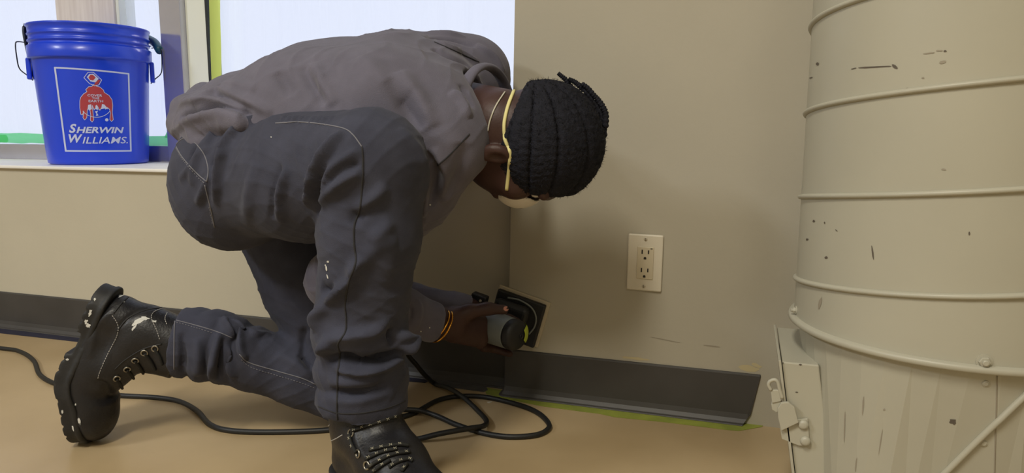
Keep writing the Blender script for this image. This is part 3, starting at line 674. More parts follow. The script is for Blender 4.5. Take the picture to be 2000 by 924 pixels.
# right hand: palm, thumb on top of the tool, fingers closing behind it
PM0, PM1 = D(886, 635, 1.392), D(938, 647, 1.432)
B.cap(PM0, PM1, .019, .019, 0.010, UP, 1.95)
B.chain([D(884, 622, 1.385), D(915, 609, 1.392), D(952, 603, 1.398), D(984, 605, 1.402)], [.019, .0145, .0118, .0098], 0.010)
FING = []
for i, (l0, l1, l2) in enumerate([(.034, .030, .022), (.037, .033, .024), (.034, .030, .022), (.026, .024, .018)]):
    k0 = D(944, 622+19*i, 1.452+0.004*i); rr = (.0098, .0100, .0095, .0085)[i]
    d1 = nrm((0.40, 0.90, -0.06-0.07*i)); d2 = nrm((0.98, 0.12, -0.12-.03*i)); d3 = nrm((0.92, -0.35, -0.12))
    q = [k0, k0+d1*l0, k0+d1*l0+d2*l1, k0+d1*l0+d2*l1+d3*l2]; FING.append(q); B.chain(q, [rr*1.15, rr*1.05, rr, rr*.85], 0.004)
# left hand behind, closing on the tool body
B.cap(LW, D(925, 612, 1.50), .024, .022, 0.01, UP, 1.4)
for i in range(4):
    k0 = D(932, 600+13*i, 1.505); q = [k0, k0+np.array([.030, .004, .0]), k0+np.array([.050, -.012, -.002])]; B.chain(q, [.0095, .009, .008], 0.004)
B.chain([D(905, 612, 1.475), D(910, 600, 1.462), D(914, 601, 1.45)], [.012, .0098, .0088], 0.006)
body = Sculpt(B, 2); bo = body.put('body', 'skin', person, label='dark brown skin of head, neck and hands')
for (px, py, ww, hh) in ((988, 603, 10, 9),):
    r = body.splat(px, py, ww, hh, 0.2, 12, 0.0008, 0.05)
    if r: put('thumb_nail', *r, 'nail', bo, smooth=True)
for s in (-1, 1):
    e = put('eye', *lathe([(0.0001, -.0115), (.007, -.009), (.0112, -.003), (.0112, .003), (.007, .009), (.0001, .0115)], 16, hd(-.004, .074, s*.031), cf), 'eye_white', bo, smooth=True)
    put('iris', *lathe([(.0055, .0), (.004, .0012), (.0001, .0016)], 14, hd(-.004, .074, s*.031)+cf*.0105, cf), 'eye_dark', e, smooth=True)

# ---- hair: tight rows running from forehead to nape, a few loose braids
H = Field(HC-0.16, HC+0.16, 0.0026)
H.ell(hd(.000, -.001), HA, (.099, .0985, .082), 0.005)
sl, X, Y_, Z_ = H.sub(HC-0.2, HC+0.2); dx, dy, dz = X-HC[0], Y_-HC[1], Z_-HC[2]
uu = dx*cu[0]+dy*cu[1]+dz*cu[2]; ff = dx*cf[0]+dy*cf[1]+dz*cf[2]; ll = dx*cl[0]+dy*cl[1]+dz*cl[2]
phi = np.arctan2(ll, uu+0.02); rowp = np.abs(np.sin(phi*6.5)); H.a[sl] += np.where(H.a[sl] < 0.05, 0.0060*np.exp(-(rowp/0.20)**2)-0.0012*np.abs(np.sin(ff*260+np.round(phi*6.5/np.pi)*1.7)), 0).astype(np.float32)
hl = np.maximum(-(uu+0.060+0.30*np.minimum(ff, 0.02)), ff-0.074-0.10*uu); H.a[sl] = np.maximum(H.a[sl], hl)
H.a[sl] = np.maximum(H.a[sl], -(np.sqrt((uu/.088)**2+(ff/.0885)**2+(ll/.072)**2)-1)*0.07)
hair = Sculpt(H, 1); hair.V += hair.N*(np.random.rand(len(hair.V))*0.0018)[:, None]
ho = hair.put('hair', 'hair', person, label='black hair in tight braided rows')
def braid(pts, dep, r0=0.0048, name='loose_braid'):
    P = spline([D(x, y, dep) for x, y in pts], 10); n = len(P); rad = [r0*(0.78+0.38*abs(math.sin(i*0.9)))*(1-0.35*i/n) for i in range(n)]
    put(name, *tube(P, rad, 8), 'hair', ho, smooth=True)
braid([(1122, 186), (1116, 172), (1106, 157), (1097, 149), (1090, 143)], 1.165)
braid([(1142, 176), (1130, 166), (1122, 160), (1114, 156), (1110, 154)], 1.155)
braid([(1182, 250), (1183, 225), (1178, 210), (1169, 196), (1160, 186), (1148, 172), (1136, 163)], 1.145, 0.0052)
braid([(1180, 268), (1178, 240), (1170, 215), (1155, 193), (1140, 175)], 1.15, 0.0050)
# short fuzz standing off the scalp
mb = MB(); sel = np.nonzero((hair.V-HC)@cu > -0.03)[0]
for i in np.random.choice(sel, 4500):
    p0 = hair.V[i]; nn = hair.N[i]
    if np.dot(nn, p0-HC) < 0.02: continue
    d = nrm(nn+np.random.randn(3)*0.5); s_ = nrm(np.cross(d, np.random.randn(3)))*0.0004
    mb.add([p0-s_, p0+s_, p0+d*(0.003+0.004*random.random())], [(0, 1, 2)])
mb.put('hair_fuzz', 'hair', ho, kind='stuff')

# ---- dust mask with two elastic straps
Mf = Field(HC-0.2, HC+0.2, 0.0028)
Mf.ell(hd(-.036, .068), HA, (.048, .047, .050), 0.004); Mf.ell(hd(-.038, .056), HA, (.052, .048, .053), 0.004, 'cut'); Mf.ell(hd(0, 0), HA, (.095, .097, .078), 0.003, 'cut')
mk = Sculpt(Mf, 1); mo = mk.put('dust_mask', 'mask_white', person, label='white cup dust mask with elastic straps')
for pts, m, r in (([(1004, 177), (992, 208), (985, 240), (986, 268), (993, 292), (997, 306), (994, 335), (990, 371)], 'strap', 0.0030), ([(986, 180), (968, 208), (957, 236), (953, 256)], 'strap_pale', 0.0014)):
    L = [h for h in body.line(pts)]; Lh = []
    for x, y, _ in spline([(a, b, 0) for a, b in pts], 10):
        a = body.hit(x, y); b = hair.hit(x, y)
        c = [q for q in (a, b) if q is not None]
        if c: Lh.append(min(c, key=lambda q: np.linalg.norm(q[0]-CAM)))
    P = np.array([h[0]+h[1]*0.0010 for h in Lh]); P[1:-1] = (P[:-2]+P[1:-1]+P[2:])/3
    put('elastic_strap', *tube(P, r, 6, flat=0.5), m, mo, smooth=True)

# ---- trousers
T = Field((-1.16, 0.80, 0.0), (-0.36, 1.36, 0.68), 0.0034)
T.ell(np.array([-.870, 1.13, .50]), np.eye(3), (.106, .160, .130), 0.04)
T.cap(RH+np.array([0.0, 0, -.03]), RH+np.array([.02, 0, 0]), .099, .099, 0.03); T.cap(LH, LH+np.array([.02, 0, 0]), .10, .10, 0.03)
T.chain([RH, D(600, 343, 1.145), RK], [.100, .1035, .077], 0.02)
T.chain([RK, D(722, 460, 1.05), D(712, 560, 1.07), D(703, 640, 1.09), D(708, 740, 1.105), D(710, 862, 1.12)], [.077, .0735, .0665, .0695, .0660, .0750], 0.015)
T.chain([LH, D(600, 560, 1.42), LK], [.10, .083, .064], 0.02)
T.chain([LK, D(590, 728, 1.385), D(500, 704, 1.365), D(420, 675, 1.35), D(300, 660, 1.335)], [.064, .0635, .0565, .064, .0655], 0.015)
T.cut(D(712, 786, 1.115), (-0.12, 0.10, -1), .13); T.cut(D(348, 667, 1.340), D(300, 660, 1.335)-D(360, 668, 1.342), .115)
sl, X, Y_, Z_ = T.sub((-2, 0, -1), (1, 2, 0.004)); T.a[sl] = np.maximum(T.a[sl], 0.0015-Z_+0*X+0*Y_)
tr = Sculpt(T, 6)
# bunching rings near the hems, irregular round the leg
def rings(sc, a, b, rad, lam, amp, seed):
    a = np.asarray(a); b = np.asarray(b); e = b-a; L = np.linalg.norm(e); e = e/L; q = sc.V-a; t = q@e; rr = q-t[:, None]*e; d = np.linalg.norm(rr, axis=1)
    s1 = nrm(np.cross(e, (0.3, 0.5, 0.8))); s2 = np.cross(e, s1); th = np.arctan2(rr@s2, rr@s1)
    m = (t > -0.02) & (t < L+0.02) & (d < rad); env = np.clip(np.minimum(t, L-t)/(0.2*L), 0, 1)
    ph = 2*np.pi*t/lam+1.6*np.sin(th+seed)+0.9*np.sin(2*th+2*seed); f = (np.abs(np.sin(ph/2))**0.8-0.55)*amp*(0.55+0.45*np.sin(th*1.5+seed*3+t*40))
    sc.V[m] += sc.N[m]*(f*env)[m][:, None]
rings(tr, D(704, 625, 1.085), D(709, 815, 1.115), 0.10, 0.052, 0.010, 0.4)
rings(tr, D(345, 664, 1.34), D(520, 708, 1.37), 0.085, 0.040, 0.010, 1.3)
def creases(sc, dirs, amp, warp=1.0):
    V = sc.V
    for (kx, ky, kz, ph) in dirs:
        w_ = np.sin(V[:, 0]*31+V[:, 2]*17+ph)+np.sin(V[:, 1]*37-V[:, 2]*23+2*ph); g = 1-np.abs(np.sin(V[:, 0]*kx+V[:, 1]*ky+V[:, 2]*kz+warp*w_+ph))
        env = np.clip(0.5+0.7*np.sin(V[:, 0]*19+ph*2)*np.sin(V[:, 2]*21+V[:, 1]*13+ph), 0, 1); sc.V = sc.V+sc.N*(amp*(g**3-0.2)*env)[:, None]
creases(tr, [(70, 30, -85, 0.3), (95, -40, 60, 1.9), (40, 60, 120, 4.0)], 0.0017)
tr.refresh()
FOLDS = [([(625, 396), (650, 372), (680, 348), (707, 335)], .010, .007), ([(631, 378), (645, 338), (668, 315), (703, 292)], .008, .006), ([(609, 408), (609, 381), (622, 336), (645, 290), (670, 256)], .010, .010),
 ([(640, 372), (672, 345), (700, 318)], .006, -.006), ([(620, 420), (622, 370), (640, 320)], .006, -.007), ([(694, 414), (725, 390), (757, 362)], .012, .005), ([(690, 440), (700, 420), (735, 395)], .010, -.004), ([(723, 474), (745, 452), (765, 430)], .012, .005),
 ([(637, 594), (655, 575), (682, 551), (694, 520), (715, 500)], .010, .009), ([(628, 560), (640, 570), (655, 560)], .010, -.006), ([(612, 640), (622, 616), (640, 592)], .014, .008),
 ([(632, 668), (660, 660), (700, 655), (730, 648), (760, 622)], .012, .007), ([(640, 704), (670, 700), (712, 708), (750, 700), (785, 686)], .009, -.013), ([(655, 718), (700, 724), (745, 716), (788, 700)], .009, .009), ([(625, 690), (634, 676), (650, 672)], .010, .008), ([(775, 690), (790, 678), (796, 662), (780, 655)], .010, .012), ([(766, 640), (764, 655), (770, 675)], .008, -.008),
 ([(640, 745), (690, 748), (740, 744)], .012, .004), ([(650, 762), (700, 765), (760, 752)], .010, -.005), ([(630, 775), (690, 783), (770, 765)], .010, .003),
 ([(421, 400), (431, 338), (448, 284), (481, 247), (520, 228)], .009, .009), ([(411, 330), (430, 290), (468, 246)], .008, -.008), ([(400, 300), (420, 262), (440, 245), (455, 236)], .010, .006),
 ([(545, 434), (548, 378), (562, 326)], .010, .006), ([(535, 430), (538, 380), (552, 326)], .008, -.004), ([(480, 440), (485, 380), (500, 320)], .014, .003),
 ([(372, 360), (392, 300), (418, 262)], .010, .005), ([(365, 320), (385, 285), (405, 262)], .007, -.005), ([(350, 350), (372, 330), (388, 300)], .009, .004), ([(385, 400), (400, 370), (412, 340)], .008, .005),
 ([(434, 620), (444, 638), (455, 660)], .007, .008), ([(446, 622), (452, 640), (460, 655)], .005, -.009), ([(460, 626), (470, 650), (471, 685), (482, 702)], .007, .009), ([(429, 651), (418, 705), (413, 740)], .008, .009), ([(434, 660), (430, 705), (428, 742)], .007, -.009), ([(442, 677), (452, 716), (456, 738)], .008, .008), ([(385, 660), (388, 700), (386, 735)], .010, .005), ([(356, 650), (358, 700), (355, 728)], .007, -.005), ([(480, 640), (500, 652), (530, 652)], .008, .004),
 ([(540, 690), (580, 712), (612, 740)], .012, .004), ([(596, 700), (590, 660), (600, 640)], .010, -.006), ([(588, 690), (600, 710), (618, 735)], .008, -.007),
 ([(780, 250), (815, 290), (832, 340), (826, 400)], .014, .003), ([(740, 420), (760, 500), (752, 560)], .02, .003), ([(700, 520), (740, 480), (775, 470)], .014, .003)]
for i in range(9): FOLDS.append(([(548+i*11+random.uniform(-3, 3), 240+i*0.8), (556+i*12, 226)], .0035, .0026))
for pts, w_, am in FOLDS: tr.fold(pts, w_*0.75, am*2.0)
tr.V[:, 2] = np.maximum(tr.V[:, 2], 0.0012)
tr.V = relax(tr.V, tr.Q, 1, 0.4); tr.refresh(); to = tr.put('trousers', 'denim', person, label='dark grey work trousers with stitched pockets')
def seams(sc, lst, m, par, r=0.0011, off=0.0003):
    for pts in lst:
        q = sc.seam(pts, r, off)
        if q: put('seam', *q, m, par, smooth=True)
seams(tr, [[(580, 238), (625, 242), (671, 251), (690, 264), (707, 287)], [(538, 241), (580, 238)]], 'seam_thread', to, .0010)
seams(tr, [[(707, 288), (709, 320), (707, 362), (703, 407), (692, 440), (692, 480), (695, 511), (680, 554), (674, 594), (676, 623), (674, 649), (660, 672), (664, 694), (660, 727), (659, 759), (658, 799), (659, 820)]], 'seam_dark', to, .0016, 0.0)
seams(tr, [[(622, 794), (655, 806), (690, 808), (725, 804), (760, 796), (792, 783)]], 'seam_dark', to, .0012, 0.0)
seams(tr, [[(343, 284), (357, 308), (384, 338), (404, 355)], [(404, 355), (407, 331), (400, 304), (385, 283), (367, 266), (372, 254)], [(367, 267), (352, 274), (343, 284)], [(400, 361), (411, 405), (419, 444)], [(330, 622), (377, 634), (418, 646), (454, 660)], [(468, 692), (486, 708), (538, 724), (590, 739), (616, 751)], [(354, 602), (342, 627), (340, 685), (340, 722)]], 'seam_thread', to, .0010)
for pts in ([(344, 289), (358, 313), (384, 343), (402, 360)], [(332, 626), (377, 639), (416, 651)], [(472, 702), (490, 717), (540, 733), (592, 749), (614, 758)], [(409, 405), (416, 438)]):
    tr.stitches(pts, .0032, .0022, .0006).put('stitching', 'seam_thread', to, kind='stuff')
mb = MB()
for (x, y, ww, hh, a) in [(641, 511, 6, 5, 0), (638, 524, 4, 14, -.15), (640, 540, 3, 11, -.3), (530, 268, 3, 3, 0), (636, 518, 3, 4, 0)]:
    r = tr.splat(x, y, ww, hh, a)
    if r: mb.add(*r)
mb.put('paint_specks', 'paint_white', to, kind='stuff', label='white paint specks on the shin')

# ---- sweatshirt
G = Field((-1.06, 0.86, 0.14), (-0.33, 1.50, 0.86), 0.0034)
G.chain([D(478, 274, 1.255), D(600, 240, 1.215), D(755, 240, 1.18), D(838, 246, 1.17)], [.099, .112, .115, .095], 0.05)
G.chain([D(500, 255, 1.43), D(640, 212, 1.42), D(780, 188, 1.41), D(860, 176, 1.39)], [.10, .114, .115, .10], 0.05)
G.chain([D(480, 262, 1.34), D(640, 222, 1.32), D(790, 205, 1.28), D(852, 212, 1.265)], [.11, .118, .116, .090], 0.05)
G.chain([RS, D(800, 372, 1.185), RE], [.078, .068, .050], 0.025); G.chain([RE, D(790, 608, 1.33), D(848, 629, 1.365), D(890, 640, 1.39)], [.050, .0415, .0365, .036], 0.012)
G.chain([D(890, 152, 1.40), LS], [.085, .078], 0.03); G.chain([LS, LE, D(800, 594, 1.465), D(893, 604, 1.475), D(930, 610, 1.48)], [.076, .048, .042, .034, .034], 0.014)
# hem bunched into rolls over the hips
G.chain([D(366, 215, 1.285), D(420, 208, 1.19), D(500, 224, 1.13)], [.025, .027, .016], 0.006)
G.chain([D(356, 243, 1.28), D(410, 236, 1.175), D(470, 240, 1.11)], [.027, .027, .014], 0.006)
G.chain([D(372, 215, 1.30), D(400, 190, 1.42)], [.028, .03], 0.02)
# cuffs and collar opening
G.cut(D(853, 631, 1.368), D(890, 640, 1.39)-D(848, 629, 1.365), .078); G.cut(D(918, 609, 1.48), (D(930, 610, 1.48)-D(893, 604, 1.475)), .06)
G.cap(CC+CN*0.0, CC+CN*0.16, .080, .080, 0.008, cf, 1.10, 'cut')
sw = Sculpt(G, 6)
SF = [([(347, 216), (378, 199), (425, 199), (478, 217)], .010, .007), ([(352, 229), (388, 213), (450, 210), (492, 226)], .006, -.010), ([(338, 256), (375, 231), (425, 222), (470, 228)], .010, .005), ([(350, 240), (385, 225), (430, 214)], .005, -.006), ([(385, 190), (430, 178), (480, 195), (530, 222)], .010, .006), ([(380, 205), (440, 190), (500, 212)], .006, -.006), ([(400, 178), (450, 165), (500, 175)], .012, .004),
 ([(543, 140), (556, 160), (572, 185)], .014, -.004), ([(611, 124), (630, 160), (655, 205)], .014, .005), ([(594, 130), (612, 165), (636, 205)], .012, -.005), ([(700, 110), (740, 150), (790, 195)], .022, .004), ([(777, 140), (815, 190), (845, 250)], .018, .006), ([(755, 160), (795, 210), (825, 252)], .016, -.005),
 ([(850, 84), (885, 100), (915, 113), (935, 120)], .008, .006), ([(845, 95), (880, 112), (915, 128)], .010, -.005), ([(825, 66), (870, 66), (910, 72)], .006, .004), ([(830, 74), (880, 76), (930, 90)], .006, -.005), ([(930, 85), (965, 110), (985, 145)], .008, .005), ([(900, 165), (915, 190), (922, 210)], .008, -.005), ([(880, 180), (900, 195), (918, 230)], .010, .005),
 ([(831, 296), (853, 337), (848, 380), (838, 410)], .010, -.008), ([(845, 290), (866, 335), (862, 385)], .010, .006), ([(905, 280), (900, 330), (880, 380)], .016, -.006), ([(862, 395), (884, 372), (898, 340)], .008, .004), ([(820, 345), (832, 390), (822, 425)], .008, .006),
 ([(800, 590), (806, 610), (802, 635)], .006, -.004), ([(815, 585), (820, 610), (812, 645)], .007, .003)]
sw.refresh()
for pts, w_, am in SF: sw.fold(pts, w_*0.75, am*1.8)
creases(sw, [(45, 20, -40, 0.8), (60, -30, 35, 2.6)], 0.0022); Rn = np.sin(sw.V[:, 0]*38+sw.V[:, 2]*31+2*np.sin(sw.V[:, 1]*17))*np.sin(sw.V[:, 1]*29-sw.V[:, 2]*23); sw.V += sw.N*(0.0016*Rn)[:, None]
sw.refresh(); so = sw.put('sweatshirt', 'sweatshirt', person, label='faded grey crew neck sweatshirt bunched at the waist')
a1 = nrm(cf-CN*np.dot(cf, CN)); a2 = np.cross(CN, a1); ringp = [CC+CN*0.004+a1*(0.089*math.cos(t))+a2*(0.083*math.sin(t)) for t in np.linspace(0, 2*math.pi, 64, endpoint=False)]
put('collar_band', *tube(ringp, 0.0060, 10, closed=True, flat=1.9, up=CN), 'sweatshirt', so, smooth=True)
seams(sw, [[(917, 262), (896, 284), (876, 305), (855, 323)], [(848, 82), (885, 98), (935, 121)]], 'seam_dark', so, .0013, 0.0)
sw.stitches([(932, 126), (925, 150), (922, 175), (924, 200)], .005, .003, .0016).put('collar_stitching', 'sweatshirt', so, kind='stuff')
mb = MB()
for (x, y, ww, hh, a) in [(812, 657, 6, 4, .5), (839, 640, 3, 3, 0), (822, 647, 3, 3, 0), (840, 400, 5, 4, -.5)]:
    r = sw.splat(x, y, ww, hh, a)
    if r: mb.add(*r)
mb.put('paint_specks', 'paint_white', so, kind='stuff')

# ---- bracelets
bc = D(853, 633, 1.368); ba = nrm(D(890, 640, 1.39)-D(848, 629, 1.365)); b1 = nrm(UP-ba*np.dot(UP, ba)); b2 = np.cross(ba, b1)
for k, (sh, tl) in enumerate(((0.000, 0.30), (0.0085, 0.22))):
    mb = MB(); n = 46; ax = nrm(ba+b1*(-tl)*1.0); c1 = nrm(b1-ax*np.dot(b1, ax)); c2 = np.cross(ax, c1)
    P = [bc+ba*(sh+0.002)+c1*(0.0335*math.cos(t)-0.001)+c2*(0.0335*math.sin(t)) for t in np.linspace(0, 2*math.pi, n*2, endpoint=False)]
    ra = [0.0021*(0.72+0.42*(i % 2)) for i in range(n*2)]
    put('bracelet', *tube(P, ra, 8, closed=True), 'gold', person, smooth=True, label='thin gold rope bracelet')

# ---- boots
def bootfield():
    U = Field((-.05, -.09, -.01), (.36, .09, .24), 0.003); ey = np.array([0, 1.0, 0])
    U.cap((.055, 0, .055), (.060, 0, .11), .043, .041, .01); U.cap((.060, 0, .11), (.068, 0, .22), .045, .050, .015, (1, 0, 0), 1.12)
    U.chain([(.085, 0, .10), (.145, 0, .072), (.20, 0, .055)], [.044, .042, .038], .015, ey, 1.10)
    U.chain([(.10, 0, .04), (.20, 0, .040)], [.038, .044], .015, ey, 1.1)
    U.ell((.236, 0, .045), np.eye(3), (.060, .051, .040), .012)
    U.cap((.100, 0, .12), (.085, 0, .20), .034, .032, .012, ey, 0.9)
    U.cut((.13, 0, .024), (0, 0, -1), .3); U.cut((.068, 0, .176), (-.10, 0, 1), .2)
    u = Sculpt(U, 2)
    Q = Field((-.05, -.09, -.01), (.36, .09, .07), 0.003)
    Q.cap((.046, 0, .018), (.10, 0, .018), .044, .041, .01); Q.cap((.10, 0, .018), (.205, 0, .018), .041, .055, .02); Q.cap((.205, 0, .018), (.248, 0, .018), .055, .050, .01)
    sl, X, Y, Z = Q.sub((-1, -1, -1), (1, 1, 1)); zz = np.abs(Z-.021)-.0155+0*X+0*Y
    d2 = np.full(Q.a.shape, 1.0, np.float32)
    for (x0, r0, x1, r1) in ((.046, .044, .10, .040), (.10, .040, .205, .054), (.205, .054, .250, .049)):
        t = np.clip((X-x0)/(x1-x0), 0, 1); d2 = np.minimum(d2, np.sqrt((X-x0-t*(x1-x0))**2+Y**2)+0*Z-(r0+(r1-r0)*t))
    welt = np.where(Z > .026, 0.0, .003); Q.a[sl] = np.maximum(d2+welt, zz)
    arch = np.maximum(np.abs(X-.112)-.020, Z-.016)+0*Y; Q.a[sl] = np.maximum(Q.a[sl], -arch)
    for gx in list(np.arange(.012, .09, .019))+list(np.arange(.145, .30, .021)):
        g = np.maximum(np.maximum(np.abs(X-gx)-.0024, Z-.0105), .030-np.abs(Y)); Q.a[sl] = np.maximum(Q.a[sl], -g)
    q = Sculpt(Q, 1); return u, q
U0, Q0 = bootfield()
def place(sc, M3, org, bend):
    V = sc.V.copy()
    if bend:
        x0, z0 = .165, .05; t = np.clip((V[:, 0]-x0)/0.06, 0, 1); th = bend*t*t*(3-2*t); dx = V[:, 0]-x0; dz = V[:, 2]-z0
        V[:, 0] = np.where(dx > 0, x0+dx*np.cos(th)-dz*np.sin(th)*t, V[:, 0]); V[:, 2] = np.where(dx > 0, z0+dx*np.sin(th)+dz*np.cos(th), V[:, 2])
    o = Sculpt.__new__(Sculpt); o.V = org+V@M3; o.Q = sc.Q; o.refresh(); return o
def boot(xl, zl, org, bend, lab, sc=1.0):
    xl = nrm(xl); zl = nrm(np.asarray(zl)-xl*np.dot(zl, xl)); yl = np.cross(zl, xl); M3 = np.array([xl, yl, zl])
    M3 = M3*sc; u = place(U0, M3, np.asarray(org, float), bend); q = place(Q0, M3, np.asarray(org, float), bend)
    return u, q
# left boot: toes on the floor, sole upright
toe = PZ(150, 862, 0.0)
xl = nrm(-RT*0.43-UP*0.90+FW*0.06); zl = nrm(D(590, 728, 1.385)-D(300, 660, 1.335))
u, q = boot(xl, zl, (0, 0, 0), math.radians(28), '')
low = q.V[np.argmin(q.V[:, 2])]; sh = np.array([toe[0], toe[1], 0.001])-low; sh += RT*0.026
for s_ in (u, q): s_.V = s_.V+sh; s_.refresh()
lb = root('boot', (0, 0, 0), None, None); lb.location = Vector(toe); WLOC[lb.name] = Vector(toe); adopt(lb, person); lb['label'] = 'black work boot of the kneeling leg, heel up and paint splashed'
LB_u, LB_q = u, q
for pts, w_, am in (([(232, 640), (214, 690), (192, 742)], .005, .002), ([(300, 600), (262, 612), (232, 640)], .004, -.003), ([(185, 745), (205, 752), (218, 775)], .006, -.004), ([(175, 700), (190, 640), (225, 600)], .006, .003)): u.fold(pts, w_, am)
u.refresh(); uo = u.put('boot_upper', 'boot_leather', lb); qo = q.put('boot_sole', 'boot_rubber', lb)
for pts in ([(219, 616), (230, 634), (229, 655), (212, 690), (197, 722), (191, 740)], [(318, 602), (300, 610), (296, 622), (306, 645), (312, 664)], [(326, 611), (322, 622), (326, 635)]): u.stitches(pts, .003, .0016, .0007).put('stitching', 'stitch_white', lb, kind='stuff')
for pts in ([(325, 600), (285, 606), (250, 622), (228, 648)], [(262, 571), (240, 590), (222, 612)], [(316, 672), (280, 682), (245, 703), (224, 722)]):
    r = u.seam(pts, .0016, .0); put('seam', *r, 'boot_rubber', lb, smooth=True)
for (x, y) in ((228, 739), (248, 721), (264, 704), (282, 689), (303, 681)):
    h = u.hit(x, y)
    if h is not None:
        n = h[1]; a = nrm(np.cross(n, (0.2, 0.5, 0.9))); b = np.cross(n, a)
        put('eyelet', *tube([h[0]+n*.001+(a*math.cos(t)+b*math.sin(t))*.0052 for t in np.linspace(0, 2*math.pi, 16, endpoint=False)], .0016, 6, closed=True), 'eyelet', lb, smooth=True)
for pts in ([(228, 740), (236, 752), (240, 766)], [(248, 722), (258, 734), (262, 750)], [(264, 704), (276, 720), (284, 736)], [(283, 690), (296, 706), (304, 722)], [(303, 682), (312, 696), (318, 712)]):
    r = u.seam(pts, .0026, .0018, seg=6)
    if r: put('lace', *r, 'lace', lb, smooth=True)
mb = MB()
for (sc_, lst) in ((u, [(270, 628, 40, 12, -.5), (283, 622, 24, 10, .1), (262, 640, 22, 6, -.9), (301, 628, 12, 5, 0), (237, 577, 16, 8, -.6), (155, 822, 6, 18, -.2), (241, 590, 6, 3, 0), (148, 790, 4, 6, 0)]), (q, [(176, 612, 8, 20, .3), (172, 636, 12, 12, 0), (168, 628, 9, 12, .4), (122, 804, 5, 10, 0), (143, 836, 5, 14, -.2), (185, 585, 5, 10, .3), (132, 702, 8, 6, .5)])):
    for (x, y, ww, hh, a) in lst:
        r = sc_.splat(x, y, ww, hh, a, 13, rough=0.55)
        if r: mb.add(*r)
mb.put('paint_splashes', 'paint_white', lb, kind='stuff', label='dried white paint splashes on the boot')
# right boot: flat on the floor, mostly below the frame
ank = D(714, 850, 1.125); F2 = nrm((0.84, -0.54, 0))
u, q = boot(F2, (0, 0, 1), np.array([ank[0], ank[1], 0.0015])-F2*0.074, 0, '', 1.10)
rbt = root('boot', (0, 0, 0), None, None); rbt.location = Vector((ank[0], ank[1], 0)); WLOC[rbt.name] = Vector((ank[0], ank[1], 0)); adopt(rbt, person); rbt['label'] = 'black laced work boot of the raised knee, at the bottom edge'
u.fold([(690, 830), (705, 880), (740, 924)], .006, .003); u.refresh()
u.put('boot_upper', 'boot_leather', rbt); q.put('boot_sole', 'boot_rubber', rbt)
def lacewith(sc, pts, par, r=0.0030, off=.0022):
    L = sc.line(pts)
    if len(L) < 2: return
    P = np.array([h[0]+h[1]*off for h in L]); put('lace', *tube(P, r, 7), 'lace', par, smooth=True)
    mb = MB(); c = np.concatenate([[0], np.cumsum(np.linalg.norm(np.diff(P, axis=0), axis=1))]); x = .004; Nn = np.array([h[1] for h in L])
    while x < c[-1]-.004:
        for s_ in (-1, 1):
            pa = np.array([np.interp(x, c, P[:, k]) for k in range(3)]); pb = np.array([np.interp(x+.004, c, P[:, k]) for k in range(3)]); nn = nrm([np.interp(x, c, Nn[:, k]) for k in range(3)])
            sd = nrm(np.cross(pb-pa, nn)); mb.add(*tube([pa+nn*r*.85-sd*s_*r*.5, pb+nn*r*.85+sd*s_*r*.5], .0004, 4))
        x += .013
    mb.put('lace_fleck', 'lace_fleck', par, kind='stuff')
for pts in ([(688, 842), (715, 832), (745, 822), (776, 812)], [(684, 848), (688, 866), (698, 884)], [(722, 880), (750, 874), (780, 870), (798, 872)], [(715, 898), (745, 884), (775, 878)], [(722, 912), (742, 900), (770, 888), (800, 884)], [(728, 922), (748, 908), (765, 898)], [(760, 914), (775, 904), (796, 898), (806, 902)], [(785, 922), (796, 906)]): lacewith(u, pts, rbt)
for (x, y) in ((700, 886), (717, 909), (686, 846)):
    h = u.hit(x, y)
    if h is not None:
        n = h[1]; a = nrm(np.cross(n, (0.2, 0.5, 0.9))); b = np.cross(n, a)
        put('eyelet', *tube([h[0]+n*.001+(a*math.cos(t)+b*math.sin(t))*.0055 for t in np.linspace(0, 2*math.pi, 16, endpoint=False)], .0016, 6, closed=True), 'eyelet', rbt, smooth=True)
for pts in ([(627, 865), (650, 860), (672, 848)], [(626, 836), (638, 834), (646, 829)], [(676, 830), (680, 846)]):
    u.stitches(pts, .012, .0008, .0008).put('stitching', 'stitch_white', rbt, kind='stuff')

# ================================================================== THE SANDER
pc = PY(1010, 620, YP-0.016); sand = root('power_sander', (pc[0], YP, pc[2]), 'small grey and black power sander held against the pier', 'sander')
ta = math.radians(-15.5); SX = np.array([math.cos(ta), 0, math.sin(ta)]); SZ = np.array([-math.sin(ta), 0, math.cos(ta)]); SY = np.array([0, 1.0, 0])
pad_c = np.array([pc[0], YP-0.014, pc[2]])
V, F = obox(pad_c+SY*.0105, SX, SY, SZ, .118, .006, .104); bevel(put('sandpaper', V, F, 'sandpaper', sand, label='pale sandpaper sheet under the pad'), .0015)
V, F = obox(pad_c+SY*.001-SX*.002-SZ*.003, SX, SY, SZ, .110, .013, .098); bevel(put('pad', V, F, 'tool_black', sand), .003)
V, F = obox(pad_c-SY*.018-SX*.012-SZ*.004, SX, SY, SZ, .080, .028, .074); bevel(put('skirt', V, F, 'tool_black', sand), .012, 4)
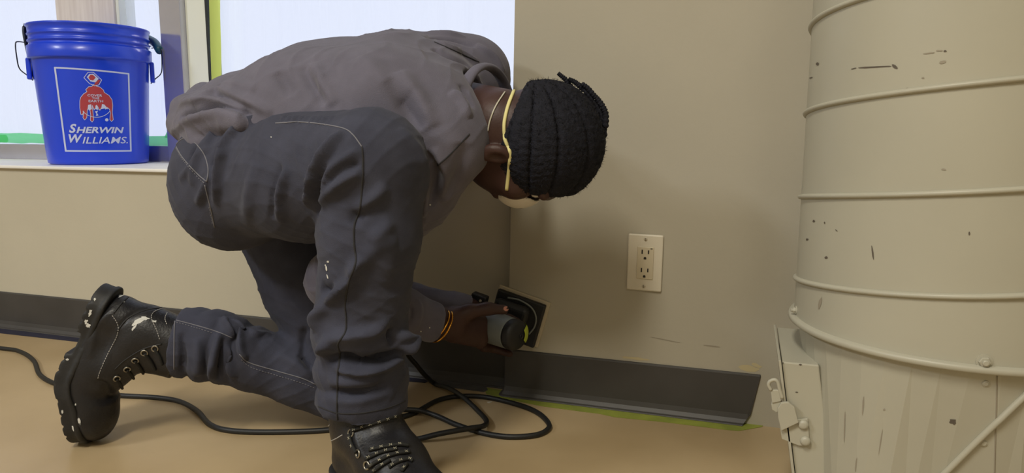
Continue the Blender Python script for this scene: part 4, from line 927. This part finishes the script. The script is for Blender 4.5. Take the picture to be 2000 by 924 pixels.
wl = [pad_c-SY*.008+SX*x+SZ*z for x, z in ((-.030, .036), (-.004, .040), (.024, .034), (.040, .018), (.043, -.004), (.036, -.024))]
put('clamp_wire', *tube(spline(wl, 8), .0019, 8), 'tool_grey', sand, smooth=True)
A_ = PY(940, 632, 1.348); B_ = PY(1005, 654, 1.306); ax = nrm(B_-A_); Lb = np.linalg.norm(B_-A_)
put('motor_body', *lathe([(.026, -.004), (.031, .004), (.0335, .020), (.0330, Lb*.5), (.0315, Lb-.012), (.0305, Lb-.006)], 40, A_, ax), 'tool_grey', sand, smooth=True)
cp_ = put('end_cap', *lathe([(.0312, Lb-.008), (.0316, Lb-.004), (.0308, Lb+.004), (.028, Lb+.009), (.022, Lb+.0115), (.0001, Lb+.0125)], 40, A_, ax), 'tool_black', sand, smooth=True)
e1 = nrm(RT-ax*np.dot(RT, ax)); e2 = np.cross(ax, e1); e2 = e2 if np.dot(e2, UP) > 0 else -e2
acc = MB(); arc = []
for t in np.linspace(-0.75, 0.62, 16):
    d = e1*math.cos(t)+e2*math.sin(t)
    for (r, z) in ((.0322, -.008), (.0320, .004), (.0292, .0100), (.0150, .0138)): arc.append(A_+ax*(Lb+z)+d*(r+.0004))
acc.add(arc, [(i*4+j, i*4+j+1, i*4+j+5, i*4+j+4) for i in range(15) for j in range(3)]); acc.put('lime_accent', 'tool_lime', sand, smooth=True, label='lime green end accent')
put('cap_screw', *lathe([(.0048, Lb+.0115), (.0048, Lb+.0140), (.0036, Lb+.0144), (.003, Lb+.012)], 20, A_+e1*.006+e2*(-.002), ax), 'tool_black', cp_, smooth=True)
sb = PY(936, 586, 1.375)
V, F = obox(sb, SX, SY, SZ, .034, .022, .026); bx_ = bevel(put('dust_port', V, F, 'tool_black', sand), .003)
put('port_screw', *lathe([(.003, 0), (.003, .0015), (.002, .002)], 14, sb+SX*.006-SY*.011+SZ*.003, (0, -1, 0)), 'screw', bx_)
V, F = obox(PY(948, 602, 1.385), SX, SY, SZ, .05, .024, .020); bevel(put('port_neck', V, F, 'tool_black', sand), .004)
